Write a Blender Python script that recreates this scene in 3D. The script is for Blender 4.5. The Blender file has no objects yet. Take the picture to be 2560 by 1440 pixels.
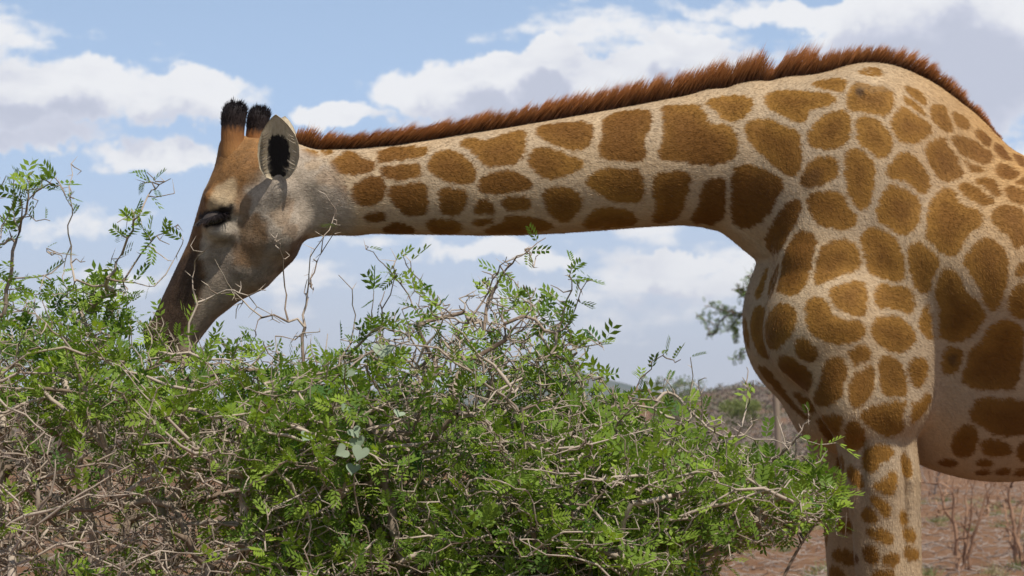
import bpy, bmesh, math, random
import numpy as np
from mathutils import Vector, Matrix
from mathutils.bvhtree import BVHTree
from mathutils.kdtree import KDTree

random.seed(7)
RNG = np.random.default_rng(7)
SC = bpy.context.scene
COL = SC.collection

# ------------------------------------------------------------------ camera
CAM_H = 2.0
PITCH = math.radians(2.86)
cam_d = bpy.data.cameras.new('camera')
cam_d.lens = 90.0
cam_d.sensor_width = 36.0
cam_d.clip_start = 0.1
cam_d.clip_end = 30000.0
cam_d.dof.use_dof = True
cam_d.dof.focus_distance = 7.75
cam_d.dof.aperture_fstop = 10.0
cam = bpy.data.objects.new('camera', cam_d)
COL.objects.link(cam)
cam.location = (0, 0, CAM_H)
cam.rotation_euler = (math.pi / 2 + PITCH, 0, 0)
SC.camera = cam

# ------------------------------------------------------------------ light
SUN_TO = Vector((0.30, -0.37, 0.88)).normalized()      # direction towards the sun
SUN_EL = math.asin(SUN_TO.z)
SUN_AZ = math.atan2(SUN_TO.x, SUN_TO.y)
sun_d = bpy.data.lights.new('sun', 'SUN')
sun_d.energy = 5.0
sun_d.angle = math.radians(0.55)
sun_d.color = (1.0, 0.955, 0.88)
sun = bpy.data.objects.new('sun', sun_d)
COL.objects.link(sun)
sun.rotation_euler = SUN_TO.to_track_quat('Z', 'Y').to_euler()
sun.location = (-5, -7, 20)
SC.view_settings.view_transform = 'Standard'
SC.view_settings.look = 'None'
SC.view_settings.exposure = 0.0
SC.view_settings.gamma = 1.0
SC.view_settings.use_curve_mapping = False
SC.cycles.use_denoising = True
SC.cycles.max_bounces = 8
SC.cycles.transparent_max_bounces = 16


# ------------------------------------------------------------------ node helpers
class NT:
    def __init__(self, tree):
        self.t = tree
        self.n = tree.nodes
        self.l = tree.links

    def node(self, kind, **kw):
        nd = self.n.new(kind)
        for k, v in kw.items():
            setattr(nd, k, v)
        return nd

    def put(self, sock, v):
        if v is None:
            return
        if hasattr(v, 'links') or isinstance(v, bpy.types.NodeSocket):
            self.l.new(v, sock)
        else:
            if isinstance(v, (tuple, list)) and len(v) == 3 and sock.type == 'RGBA':
                v = (*v, 1)
            sock.default_value = v

    def math(self, op, a, b=None, c=None, clamp=False):
        nd = self.node('ShaderNodeMath', operation=op, use_clamp=clamp)
        for i, v in enumerate((a, b, c)):
            self.put(nd.inputs[i], v)
        return nd.outputs[0]

    def vmath(self, op, a, b=None, scale=None):
        nd = self.node('ShaderNodeVectorMath', operation=op)
        self.put(nd.inputs[0], a)
        self.put(nd.inputs[1], b)
        if scale is not None:
            self.put(nd.inputs['Scale'], scale)
        return nd.outputs['Value'] if op in ('DOT_PRODUCT', 'LENGTH', 'DISTANCE') else nd.outputs[0]

    def noise(self, vec, scale, detail=4, rough=0.55, w=None, lac=2.0):
        nd = self.node('ShaderNodeTexNoise')
        if w is not None:
            nd.noise_dimensions = '4D'
            nd.inputs['W'].default_value = w
        self.put(nd.inputs['Vector'], vec)
        self.put(nd.inputs['Scale'], scale)
        nd.inputs['Detail'].default_value = detail
        nd.inputs['Roughness'].default_value = rough
        nd.inputs['Lacunarity'].default_value = lac
        return nd.outputs[0]

    def ramp(self, fac, stops, interp='LINEAR'):
        nd = self.node('ShaderNodeValToRGB')
        nd.color_ramp.interpolation = interp
        els = nd.color_ramp.elements
        while len(els) < len(stops):
            els.new(0.5)
        for e, (p, c) in zip(els, stops):
            e.position = p
            e.color = (*c, 1) if len(c) == 3 else c
        self.put(nd.inputs[0], fac)
        return nd.outputs[0]

    def mix(self, fac, a, b, kind='MIX'):
        nd = self.node('ShaderNodeMix', data_type='RGBA', blend_type=kind)
        self.put(nd.inputs['Factor'], fac)
        self.put(nd.inputs[6], a)
        self.put(nd.inputs[7], b)
        return nd.outputs[2]

    def maprange(self, v, a, b, c=0.0, d=1.0, smooth=True):
        nd = self.node('ShaderNodeMapRange')
        nd.interpolation_type = 'SMOOTHSTEP' if smooth else 'LINEAR'
        self.put(nd.inputs[0], v)
        for i, x in enumerate((a, b, c, d)):
            self.put(nd.inputs[i + 1], x)
        return nd.outputs[0]

    def attr(self, name, out='Fac'):
        nd = self.node('ShaderNodeAttribute')
        nd.attribute_name = name
        return nd.outputs[out]

    def mapping(self, vec, scale=(1, 1, 1), rot=(0, 0, 0), loc=(0, 0, 0)):
        nd = self.node('ShaderNodeMapping')
        self.put(nd.inputs[0], vec)
        nd.inputs['Location'].default_value = loc
        nd.inputs['Rotation'].default_value = rot
        nd.inputs['Scale'].default_value = scale
        return nd.outputs[0]


def new_mat(name):
    m = bpy.data.materials.new(name)
    m.use_nodes = True
    m.node_tree.nodes.clear()
    g = NT(m.node_tree)
    out = g.node('ShaderNodeOutputMaterial')
    b = g.node('ShaderNodeBsdfPrincipled')
    g.l.new(b.outputs[0], out.inputs[0])
    b.inputs['Specular IOR Level'].default_value = 0.25
    b.inputs['Roughness'].default_value = 0.8
    return m, g, b, out


def bump(g, b, height, strength, dist):
    nd = g.node('ShaderNodeBump')
    nd.inputs['Strength'].default_value = strength
    nd.inputs['Distance'].default_value = dist
    g.put(nd.inputs['Height'], height)
    g.l.new(nd.outputs[0], b.inputs['Normal'])


# ------------------------------------------------------------------ sky with clouds
def px_dir(px, py):
    v = Vector(((px - 1280) / 2560 * 0.4, 1.0, (720 - py) / 2560 * 0.4))
    v = Matrix.Rotation(PITCH, 3, 'X') @ v
    return v


def build_world():
    w = bpy.data.worlds.new('World')
    SC.world = w
    w.use_nodes = True
    w.node_tree.nodes.clear()
    g = NT(w.node_tree)
    out = g.node('ShaderNodeOutputWorld')
    bg = g.node('ShaderNodeBackground')
    bg.inputs['Strength'].default_value = 0.067
    g.l.new(bg.outputs[0], out.inputs[0])
    sky = g.node('ShaderNodeTexSky')
    sky.sky_type = 'NISHITA'
    sky.sun_disc = False
    sky.sun_elevation = SUN_EL
    sky.sun_rotation = SUN_AZ
    sky.altitude = 300
    sky.air_density = 1.0
    sky.dust_density = 0.35
    sky.ozone_density = 2.2
    co = g.node('ShaderNodeTexCoord').outputs['Generated']
    # the clouds: banks of cumulus, each an ellipse of sky, broken up by noise
    # (px, py, rx, ry, weight) measured on the photograph, turned into directions
    banks = [(150, 240, 330, 110, 1.0), (430, 250, 260, 85, .85), (60, 160, 170, 70, .55), (420, 395, 220, 60, .75), (90, 340, 260, 45, .6),
             (1400, 235, 460, 125, 1.2), (1420, 140, 120, 72, 1.1), (1730, 150, 190, 92, 1.2), (1080, 225, 170, 90, .9), (1250, 170, 130, 60, .9), (1300, 310, 460, 50, .6), (1500, 770, 800, 120, .42),
             (860, 292, 150, 42, .85), (2380, 130, 420, 230, 1.15), (2500, 60, 330, 110, .9), (2080, 25, 330, 60, .75), (2200, 300, 500, 60, .4), (1850, 5, 380, 45, .42), (2560, 400, 260, 90, .5),
             (1700, 665, 190, 55, .95), (1250, 640, 330, 45, .62), (1560, 720, 240, 30, .45), (950, 600, 260, 40, .4), (180, 560, 330, 50, .45), (30, 80, 140, 30, .35)]
    grp = bpy.data.node_groups.new('cloud_density', 'ShaderNodeTree')
    grp.interface.new_socket('dir', in_out='INPUT', socket_type='NodeSocketVector')
    grp.interface.new_socket('density', in_out='OUTPUT', socket_type='NodeSocketFloat')
    h = NT(grp)
    gi = h.node('NodeGroupInput')
    go = h.node('NodeGroupOutput')
    d = gi.outputs[0]
    nz = h.node('ShaderNodeTexNoise')
    h.put(nz.inputs['Vector'], d)
    nz.inputs['Scale'].default_value = 38
    nz.inputs['Detail'].default_value = 4
    nz.inputs['Roughness'].default_value = 0.58
    warp = h.vmath('SCALE', h.vmath('SUBTRACT', nz.outputs['Color'], (0.5, 0.5, 0.5)), scale=0.034)
    dw = h.vmath('ADD', d, warp)
    acc = None
    for (px, py, rx, ry, wt) in banks:
        c = px_dir(px, py).normalized()
        sx = 1 / (rx / 2560 * 0.4)
        sz = 1 / (ry / 2560 * 0.4)
        v = h.vmath('MULTIPLY', h.vmath('SUBTRACT', dw, tuple(c)), (sx, sx, sz))
        f = h.math('MULTIPLY', h.maprange(h.vmath('LENGTH', v), 0.25, 1.35, 1.0, 0.0), wt)
        acc = f if acc is None else h.math('MAXIMUM', acc, f)
    # loose fair-weather cloud everywhere else
    low = h.noise(h.mapping(d, (1, 1, 3.2)), 9, 4, 0.55)
    veil = h.maprange(low, 0.44, 0.70, 0.0, 0.60)
    fine = h.noise(h.mapping(d, (1, 1, 1.5)), 75, 5, 0.62)
    acc = h.math('MAXIMUM', acc, veil)
    dens = h.math('ADD', acc, h.math('MULTIPLY', h.math('SUBTRACT', fine, 0.5), 0.62))
    h.l.new(dens, go.inputs[0])

    def dens_at(v):
        nd = g.node('ShaderNodeGroup')
        nd.node_tree = grp
        g.put(nd.inputs[0], v)
        return nd.outputs[0]
    d0 = dens_at(co)
    # thickness of cloud between this point and the light overhead
    d1 = dens_at(g.vmath('ADD', co, (0.004, 0, 0.0135)))
    cover = g.maprange(d0, 0.28, 0.58)
    shade = g.math('MULTIPLY', g.maprange(d1, 0.15, 0.95), g.maprange(d0, 0.2, 0.9, 0.55, 1.0))
    ccol = g.ramp(shade, [(0.0, (13.8, 13.8, 14.0)), (0.45, (12.3, 12.4, 13.0)), (0.8, (9.8, 10.1, 11.6)), (1.0, (8.5, 8.9, 10.5))])
    # haze layer that pales the sky towards the horizon
    sep = g.node('ShaderNodeSeparateXYZ')
    g.l.new(co, sep.inputs[0])
    skyc = g.mix(g.maprange(sep.outputs[2], 0.0, 0.45, 0.80, 0.05), sky.outputs[0], g.mix(g.maprange(sep.outputs[2], 0.0, 0.13), (9.9, 10.4, 12.2), (8.0, 10.8, 15.6)))
    col = g.mix(g.math('MULTIPLY', cover, 0.93), skyc, ccol)
    g.l.new(col, bg.inputs[0])
    return sky


build_world()


# ------------------------------------------------------------------ geometry helpers
def P(px, py, y):
    """a photograph pixel as a point on the upright plane at distance y"""
    v = px_dir(px, py)
    s = y / v.y
    return np.array((v.x * s, y, CAM_H + v.z * s))


def pxm(r, y=8.0):
    return r / 2560 * 0.4 * y


def to_px(p):
    """world points (N,3) to photograph pixels"""
    q = np.asarray(p, float) - np.array((0, 0, CAM_H))
    c, s = math.cos(PITCH), math.sin(PITCH)
    yy = q[:, 1] * c + q[:, 2] * s
    zz = -q[:, 1] * s + q[:, 2] * c
    return np.stack((1280 + q[:, 0] / yy / 0.4 * 2560, 720 - zz / yy / 0.4 * 2560), 1)


def mesh_obj(name, verts, faces, mat, parent=None, smooth=True, attrs=None):
    me = bpy.data.meshes.new(name)
    verts = np.asarray(verts, np.float32)
    if isinstance(faces, np.ndarray):
        n, k = faces.shape
        me.vertices.add(len(verts))
        me.vertices.foreach_set('co', verts.ravel())
        me.loops.add(n * k)
        me.loops.foreach_set('vertex_index', faces.astype(np.int32).ravel())
        me.polygons.add(n)
        me.polygons.foreach_set('loop_start', np.arange(0, n * k, k, dtype=np.int32))
        me.update(calc_edges=True)
    else:
        me.from_pydata([tuple(map(float, v)) for v in verts], [], faces)
        me.update()
    if smooth:
        me.polygons.foreach_set('use_smooth', np.ones(len(me.polygons), bool))
    for k, a in (attrs or {}).items():
        a = np.asarray(a, np.float32)
        if a.ndim == 1:
            at = me.attributes.new(k, 'FLOAT', 'POINT')
            at.data.foreach_set('value', a)
        else:
            at = me.attributes.new(k, 'FLOAT_COLOR', 'POINT')
            at.data.foreach_set('color', np.concatenate((a, np.ones((len(a), 1), np.float32)), 1).ravel())
    if mat:
        me.materials.append(mat)
    me.validate()
    o = bpy.data.objects.new(name, me)
    COL.objects.link(o)
    if parent:
        o.parent = parent
    return o


def tag(o, label, cat, group=None, kind=None):
    if label:
        o['label'] = label
    if cat:
        o['category'] = cat
    if group:
        o['group'] = group
    if kind:
        o['kind'] = kind
    return o


def thing(name, label, cat, loc=(0, 0, 0), group=None):
    o = bpy.data.objects.new(name, None)
    o.empty_display_size = 0.2
    COL.objects.link(o)
    tag(o, label, cat, group)
    return o


def tubes(paths, radii, sides=5):
    """many polylines as tubes -> verts, quads, path id per vert; radii: arrays per path"""
    V, F, I = [], [], []
    base = 0
    ang = np.arange(sides) * 2 * math.pi / sides
    for k, (p, r) in enumerate(zip(paths, radii)):
        p = np.asarray(p, float)
        n = len(p)
        t = np.gradient(p, axis=0)
        t /= np.linalg.norm(t, axis=1, keepdims=True) + 1e-9
        ref = np.array((0.31, 0.17, 0.94)) if abs(t[0] @ np.array((0.31, 0.17, 0.94))) < 0.9 else np.array((1.0, 0, 0))
        u = np.cross(t, ref)
        u /= np.linalg.norm(u, axis=1, keepdims=True) + 1e-9
        v = np.cross(t, u)
        ring = p[:, None, :] + np.asarray(r)[:, None, None] * (np.cos(ang)[None, :, None] * u[:, None, :] + np.sin(ang)[None, :, None] * v[:, None, :])
        V.append(ring.reshape(-1, 3))
        i = (np.arange(n - 1)[:, None] * sides + np.arange(sides)[None, :])
        j = (np.arange(n - 1)[:, None] * sides + (np.arange(sides)[None, :] + 1) % sides)
        F.append(np.stack((i, j, j + sides, i + sides), -1).reshape(-1, 4) + base)
        I.append(np.full(n * sides, k))
        base += n * sides
    return np.concatenate(V), np.concatenate(F), np.concatenate(I)


def spline(pts, n):
    """Catmull-Rom through points, n samples"""
    pts = np.asarray(pts, float)
    m = len(pts)
    ext = np.concatenate((2 * pts[:1] - pts[1:2], pts, 2 * pts[-1:] - pts[-2:-1]))
    t = np.linspace(0, m - 1, n)
    i = np.minimum(t.astype(int), m - 2)
    f = (t - i)[:, None]
    a, b, c, d = ext[i], ext[i + 1], ext[i + 2], ext[i + 3]
    return 0.5 * ((2 * b) + (c - a) * f + (2 * a - 5 * b + 4 * c - d) * f ** 2 + (3 * b - a - 3 * c + d) * f ** 3)


def ribbons(roots, dirs, lens, width, bend, seg=3, lateral=None):
    """tapered hair blades: roots (N,3), dirs (N,3), lens (N,), bend (N,3) added quadratically"""
    n = len(roots)
    side = np.cross(dirs, RNG.normal(size=(n, 3))) if lateral is None else np.cross(dirs, lateral)
    side /= np.linalg.norm(side, axis=1, keepdims=True) + 1e-9
    V = np.zeros((n, 2 * seg + 1, 3))
    for k in range(seg + 1):
        t = k / seg
        c = roots + dirs * (lens * t)[:, None] + bend * (lens * t * t)[:, None]
        w = np.asarray(width) * (1 - t * 0.85) * 0.5
        if k == seg:
            V[:, 2 * seg] = c
        else:
            wv = side * (w[:, None] if np.ndim(w) else w)
            V[:, 2 * k] = c - wv
            V[:, 2 * k + 1] = c + wv
    F = []
    b = np.arange(n)[:, None] * (2 * seg + 1)
    for k in range(seg - 1):
        F.append(b + np.array([[2 * k, 2 * k + 1, 2 * k + 3]]))
        F.append(b + np.array([[2 * k, 2 * k + 3, 2 * k + 2]]))
    F.append(b + np.array([[2 * seg - 2, 2 * seg - 1, 2 * seg]]))
    tt = np.tile(np.concatenate((np.repeat(np.arange(seg) / seg, 2), [1.0])), n)
    return V.reshape(-1, 3), np.concatenate(F), tt, 2 * seg + 1


def fbm2(x, y, seed, octs=5, base=1.0):
    """cheap value-noise sum for terrain"""
    r = np.random.default_rng(seed)
    out = np.zeros_like(x, float)
    amp = 1.0
    for o in range(octs):
        T = r.uniform(-1, 1, (64, 64))
        fx, fy = x * base * 2 ** o + 17.3 * o, y * base * 2 ** o + 9.1 * o
        ix, iy = np.floor(fx).astype(int), np.floor(fy).astype(int)
        tx, ty = fx - ix, fy - iy
        tx, ty = tx * tx * (3 - 2 * tx), ty * ty * (3 - 2 * ty)
        a, b = T[ix % 64, iy % 64], T[(ix + 1) % 64, iy % 64]
        c, d = T[ix % 64, (iy + 1) % 64], T[(ix + 1) % 64, (iy + 1) % 64]
        out += amp * ((a * (1 - tx) + b * tx) * (1 - ty) + (c * (1 - tx) + d * tx) * ty)
        amp *= 0.5
    return out

# ------------------------------------------------------------------ giraffe: one skin from a smooth-blended distance field
GY = 8.0                                        # the giraffe's mid plane


def head_dy(px):
    return (690 - px) / 800 * 0.20 if px < 760 else 0.0


def smin(a, b, k):
    h = np.maximum(k - np.abs(a - b), 0.0) / k
    return np.minimum(a, b) - h * h * k * 0.25


PRIMS = []      # (blend k, [segments]) ; a segment: ('c', a, b, ra, rb, ky) or ('e', centre, radii, rot)


def chain(pts, ky, k=0.03, head=False):
    """pts: (px, py, r_px, dy)"""
    w = []
    for p in pts:
        px, py, r = p[:3]
        dy = p[3] if len(p) > 3 else 0.0
        if head:
            dy += head_dy(px)
        y = GY + dy
        w.append((P(px, py, y), pxm(r, y)))
    kk = ky if isinstance(ky, (list, tuple)) else [ky] * len(pts)
    segs = [('c', w[i][0], w[i + 1][0], w[i][1], w[i + 1][1], (kk[i], kk[i + 1])) for i in range(len(w) - 1)]
    PRIMS.append((k, segs))


def ell(px, py, rx, rz, ry, dy=0.0, rot=0.0, k=0.05, head=False):
    if head:
        dy += head_dy(px)
    y = GY + dy
    PRIMS.append((k, [('e', P(px, py, y), (pxm(rx, y), ry, pxm(rz, y)), math.radians(rot))]))


# trunk
ell(2520, 695, 390, 288, .45, k=.06)
ell(2500, 830, 435, 373, .34, k=.08)
ell(2185, 430, 265, 258, .23, k=.08)
chain([(2170, 340, 168), (2330, 460, 198), (2470, 602, 196), (2700, 775, 225), (3000, 850, 238)], 0.85, .08)
ell(2930, 835, 400, 315, .40, k=.10)
# neck
chain([(735, 452, 82), (820, 470, 98), (900, 477, 107), (1000, 474, 113), (1100, 467, 121), (1200, 460, 130), (1300, 452, 137), (1400, 441, 143),
       (1500, 429, 148), (1600, 416, 153), (1700, 404, 160), (1800, 398, 177), (1900, 402, 200), (2000, 425, 235), (2120, 470, 260)],
      [.86, .80, .74, .70, .70, .72, .74, .76, .78, .80, .80, .80, .80, .8, .8], .05)
chain([(1880, 470, 128), (1985, 625, 84), (1990, 780, 118)], .8, .035)
# folds of loose skin under the base of the neck
for fx, fy in ((1836, 578), (1862, 592), (1884, 612), (1902, 634)):
    ell(fx, fy, 11, 26, .085, rot=-38, k=.018)
# brisket and chest floor
ell(1985, 805, 128, 190, .15, k=.03)
chain([(1990, 850, 108), (2082, 1015, 108), (2210, 1085, 90)], 1.0, .03)
for s in (-1, 1):
    near = s < 0
    ox = 0 if near else -70
    # shoulder blade, upper arm, triceps
    ell(2160 + ox * .3, 580, 185, 380, .12, .165 * s, rot=-7, k=.12)
    chain([(2085 + ox * .3, 520, 120, .13 * s), (2070 + ox * .3, 680, 125, .175 * s), (2080 + ox * .3, 815, 160, .20 * s)], .85, .07)
    chain([(2082 + ox * .3, 825, 166, .205 * s), (2225 + ox * .7, 1000, 100, .225 * s)], .85, .04)
    ell(2248 + ox * .5, 880, 96, 205, .10, .25 * s, rot=6, k=.04)
    ell(2110 + ox * .5, 985, 80, 130, .09, .27 * s, rot=-25, k=.05)
    ell(2238 + ox * .7, 1020, 58, 66, .07, .275 * s, rot=20, k=.03)      # elbow
    # foreleg
    chain([(2178 + ox, 990, 112, .23 * s), (2190 + ox, 1100, 99, .212 * s), (2205 + ox, 1200, 96, .215 * s), (2215 + ox, 1300, 86, .205 * s),
           (2222 + ox, 1440, 82, .195 * s), (2222 + ox, 1700, 68, .18 * s), (2222 + ox, 1930, 66, .17 * s), (2218 + ox, 2010, 70, .17 * s),
           (2226 + ox, 2120, 52, .17 * s), (2228 + ox, 2380, 44, .165 * s), (2222 + ox, 2490, 52, .165 * s), (2206 + ox, 2570, 56, .165 * s), (2196 + ox, 2604, 62, .165 * s)],
          .82, .04)
    # hind leg
    ell(3180 + ox, 860, 270, 320, .2, .16 * s, k=.10)
    chain([(3150 + ox, 960, 190, .2 * s), (3080 + ox, 1230, 120, .22 * s), (3190 + ox, 1560, 82, .2 * s), (3290 + ox, 1790, 66, .19 * s), (3270 + ox, 2020, 48, .19 * s),
           (3235 + ox, 2400, 44, .19 * s), (3225 + ox, 2490, 52, .19 * s), (3205 + ox, 2570, 56, .19 * s), (3192 + ox, 2604, 62, .19 * s)], .82, .06)
# tail root
chain([(3380, 700, 50), (3440, 800, 30), (3450, 1100, 18), (3445, 1350, 14)], 1.0, .05)
# head (turned a little away from the lens)
chain([(705, 440, 88), (640, 432, 80), (610, 452, 74)], .95, .035, head=True)
chain([(612, 445, 72), (577, 508, 74), (555, 570, 70), (533, 628, 66), (500, 686, 61), (457, 768, 57), (428, 826, 54), (414, 852, 50)],
      [1.15, 1.2, 1.2, 1.0, .95, .95, 1.0, 1.0], .03, head=True)
chain([(690, 515, 92), (668, 596, 86), (622, 660, 74), (562, 708, 58), (505, 765, 48), (452, 838, 44)], [.95, .9, .85, .85, .9, 1.0], .035, head=True)
for s in (-1, 1):
    ell(708, 572, 52, 74, .050, .058 * s, rot=25, k=.022, head=True)
ell(410, 850, 46, 50, .066, 0, k=.02, head=True)
ell(450, 880, 38, 34, .055, 0, k=.02, head=True)
for s in (-1, 1):
    ell(552, 508, 46, 26, .035, .098 * s, rot=25, k=.025, head=True)     # brow
    ell(546, 575, 34, 20, .025, .098 * s, rot=20, k=.03, head=True)      # cheek bone under the eye
    ell(702, 472, 28, 36, .032, .085 * s, rot=0, k=.04, head=True)        # ear root
    ell(372, 826, 15, 12, .02, .045 * s, k=.02, head=True)               # nostril rim
ell(585, 385, 40, 60, .075, 0, rot=0, k=.03, head=True)                  # horn base bump
ell(640, 390, 36, 40, .07, 0, rot=0, k=.03, head=True)
chain([(780, 528, 66), (860, 500, 86)], .8, .04)
# hollows taken out: eye socket, groove behind the jaw
CUTS = [(P(538, 548, GY - .135 + head_dy(538)), (pxm(26), .030, pxm(19)), .02), (P(538, 548, GY + .135 + head_dy(538)), (pxm(26), .030, pxm(19)), .02),
        (P(776, 530, GY - .132), (pxm(18), .05, pxm(75)), .035), (P(776, 530, GY + .132), (pxm(18), .05, pxm(75)), .035),
        (P(2158, 1290, GY - .292), (pxm(7), .022, pxm(190)), .03), (P(2262, 1330, GY - .285), (pxm(7), .022, pxm(190)), .03),
        (P(2372, 1010, GY - .47), (pxm(40), .10, pxm(150)), .06)]


def seg_sdf(sg, p):
    if sg[0] == 'c':
        _, a, b, ra, rb, (k0, k1) = sg
        ab = b - a
        abxz = np.array((ab[0], ab[2]))
        t = ((p[..., 0] - a[0]) * ab[0] + (p[..., 2] - a[2]) * ab[2]) / (abxz @ abxz + 1e-9)
        t = np.clip(t, 0, 1)
        ky = k0 + (k1 - k0) * t
        dx = p[..., 0] - (a[0] + ab[0] * t)
        dy = (p[..., 1] - (a[1] + ab[1] * t)) / ky
        dz = p[..., 2] - (a[2] + ab[2] * t)
        return np.sqrt(dx * dx + dy * dy + dz * dz) - (ra + (rb - ra) * t)
    _, c, r, rot = sg
    q = p - c
    if rot:
        cs, sn = math.cos(rot), math.sin(rot)
        qx = q[..., 0] * cs - q[..., 2] * sn
        qz = q[..., 0] * sn + q[..., 2] * cs
    else:
        qx, qz = q[..., 0], q[..., 2]
    qy = q[..., 1]
    k0 = np.sqrt((qx / r[0]) ** 2 + (qy / r[1]) ** 2 + (qz / r[2]) ** 2)
    k1 = np.sqrt((qx / r[0] ** 2) ** 2 + (qy / r[1] ** 2) ** 2 + (qz / r[2] ** 2) ** 2)
    return k0 * (k0 - 1) / (k1 + 1e-6)


def seg_bound(sg):
    if sg[0] == 'c':
        _, a, b, ra, rb, ks = sg
        return (a + b) / 2, np.linalg.norm(b - a) / 2 + max(ra, rb) * max(1, max(ks))
    return sg[1], max(sg[2])


def body_field(p, cen=None, rad=0.0):
    """p: (B, M, 3) points in B blocks with centres cen; far segments are skipped block by block"""
    d = np.full(p.shape[:-1], 1.0, np.float32)
    for k, segs in PRIMS:
        dc = np.full(p.shape[:-1], 1.0, np.float32)
        for sg in segs:
            if cen is None:
                dc = np.minimum(dc, seg_sdf(sg, p))
            else:
                c, r = seg_bound(sg)
                m = np.linalg.norm(cen - c, axis=1) < r + rad + 0.16
                if m.any():
                    dc[m] = np.minimum(dc[m], seg_sdf(sg, p[m]))
        d = smin(d, dc, k)
    for c, r, k in CUTS:
        if cen is None:
            m = slice(None)
        else:
            m = np.linalg.norm(cen - c, axis=1) < max(r) + rad + 0.1
            if not m.any():
                continue
        dc = seg_sdf(('e', c, r, 0), p[m])
        d[m] = -smin(-d[m], dc, k)
    return d


def surface_nets(vox=0.0095, B=8):
    lo = np.array((-1.30, 7.30, -0.05))
    hi = np.array((2.95, 8.70, 3.30))
    nb = np.ceil((hi - lo) / (vox * B)).astype(int)
    n = nb * B + 1
    g = np.stack(np.meshgrid(*[np.arange(k) for k in nb], indexing='ij'), -1).reshape(-1, 3)
    cen = lo + (g + 0.5) * vox * B
    rad = vox * B * 0.87
    dcen = np.concatenate([body_field(c[None])[0] for c in np.array_split(cen, 8)])
    act = np.abs(dcen) < rad * 1.7 + 0.02
    D = np.ones(n, np.float32)
    sgn = np.where(dcen < 0, -1.0, 1.0)
    blk = np.repeat(np.repeat(np.repeat(sgn.reshape(nb), B, 0), B, 1), B, 2)
    D[:-1, :-1, :-1] = blk
    ga, ca = g[act], cen[act]
    off = np.stack(np.meshgrid(*[np.arange(B + 1)] * 3, indexing='ij'), -1).reshape(-1, 3)
    for i in range(0, len(ga), 400):
        gg = ga[i:i + 400]
        idx = gg[:, None, :] * B + off[None]
        pts = lo + idx * vox
        val = body_field(pts.astype(np.float32), ca[i:i + 400], rad)
        D[idx[..., 0], idx[..., 1], idx[..., 2]] = val
    S = D < 0
    c = np.zeros(np.array(S.shape) - 1, np.uint8)
    for dx in (0, 1):
        for dy in (0, 1):
            for dz in (0, 1):
                c += S[dx:S.shape[0] - 1 + dx, dy:S.shape[1] - 1 + dy, dz:S.shape[2] - 1 + dz]
    cells = np.argwhere((c > 0) & (c < 8))
    vid = np.full(c.shape, -1, np.int32)
    vid[cells[:, 0], cells[:, 1], cells[:, 2]] = np.arange(len(cells))
    corners = [(a, b, e) for a in (0, 1) for b in (0, 1) for e in (0, 1)]
    vals = {k: D[cells[:, 0] + k[0], cells[:, 1] + k[1], cells[:, 2] + k[2]] for k in corners}
    acc = np.zeros((len(cells), 3))
    cnt = np.zeros(len(cells))
    for k in corners:
        for ax in range(3):
            if k[ax] == 0:
                k2 = tuple(1 if i == ax else k[i] for i in range(3))
                a, b = vals[k], vals[k2]
                m = (a < 0) != (b < 0)
                t = a[m] / (a[m] - b[m])
                pt = np.tile(np.array(k, float), (m.sum(), 1))
                pt[:, ax] += t
                acc[m] += pt
                cnt[m] += 1
    V = lo + (cells + acc / cnt[:, None]) * vox
    F = []
    for ax in range(3):
        sl0 = [slice(None)] * 3
        sl1 = [slice(None)] * 3
        sl0[ax] = slice(0, -1)
        sl1[ax] = slice(1, None)
        a, b = S[tuple(sl0)], S[tuple(sl1)]
        e = np.argwhere(a != b)
        o1, o2 = [i for i in range(3) if i != ax]
        e = e[(e[:, o1] > 0) & (e[:, o2] > 0) & (e[:, o1] < c.shape[o1]) & (e[:, o2] < c.shape[o2])]
        inside = a[e[:, 0], e[:, 1], e[:, 2]]
        q = []
        for (u, v) in ((1, 1), (0, 1), (0, 0), (1, 0)):
            ee = e.copy()
            ee[:, o1] -= u
            ee[:, o2] -= v
            q.append(vid[ee[:, 0], ee[:, 1], ee[:, 2]])
        q = np.stack(q, 1)
        flip = inside if ax != 1 else ~inside
        q[~flip] = q[~flip][:, ::-1]
        F.append(q)
    F = np.concatenate(F)
    F = F[(F >= 0).all(1)]
    # two passes of gentle smoothing
    for lam in (0.5, -0.2, 0.5, -0.2):
        s = np.zeros_like(V)
        w = np.zeros(len(V))
        for i in range(4):
            for j in (1, 3):
                np.add.at(s, F[:, i], V[F[:, (i + j) % 4]])
                np.add.at(w, F[:, i], 1)
        V = V + lam * (s / np.maximum(w, 1)[:, None] - V)
    return V, F


GV, GF = surface_nets()

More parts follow.
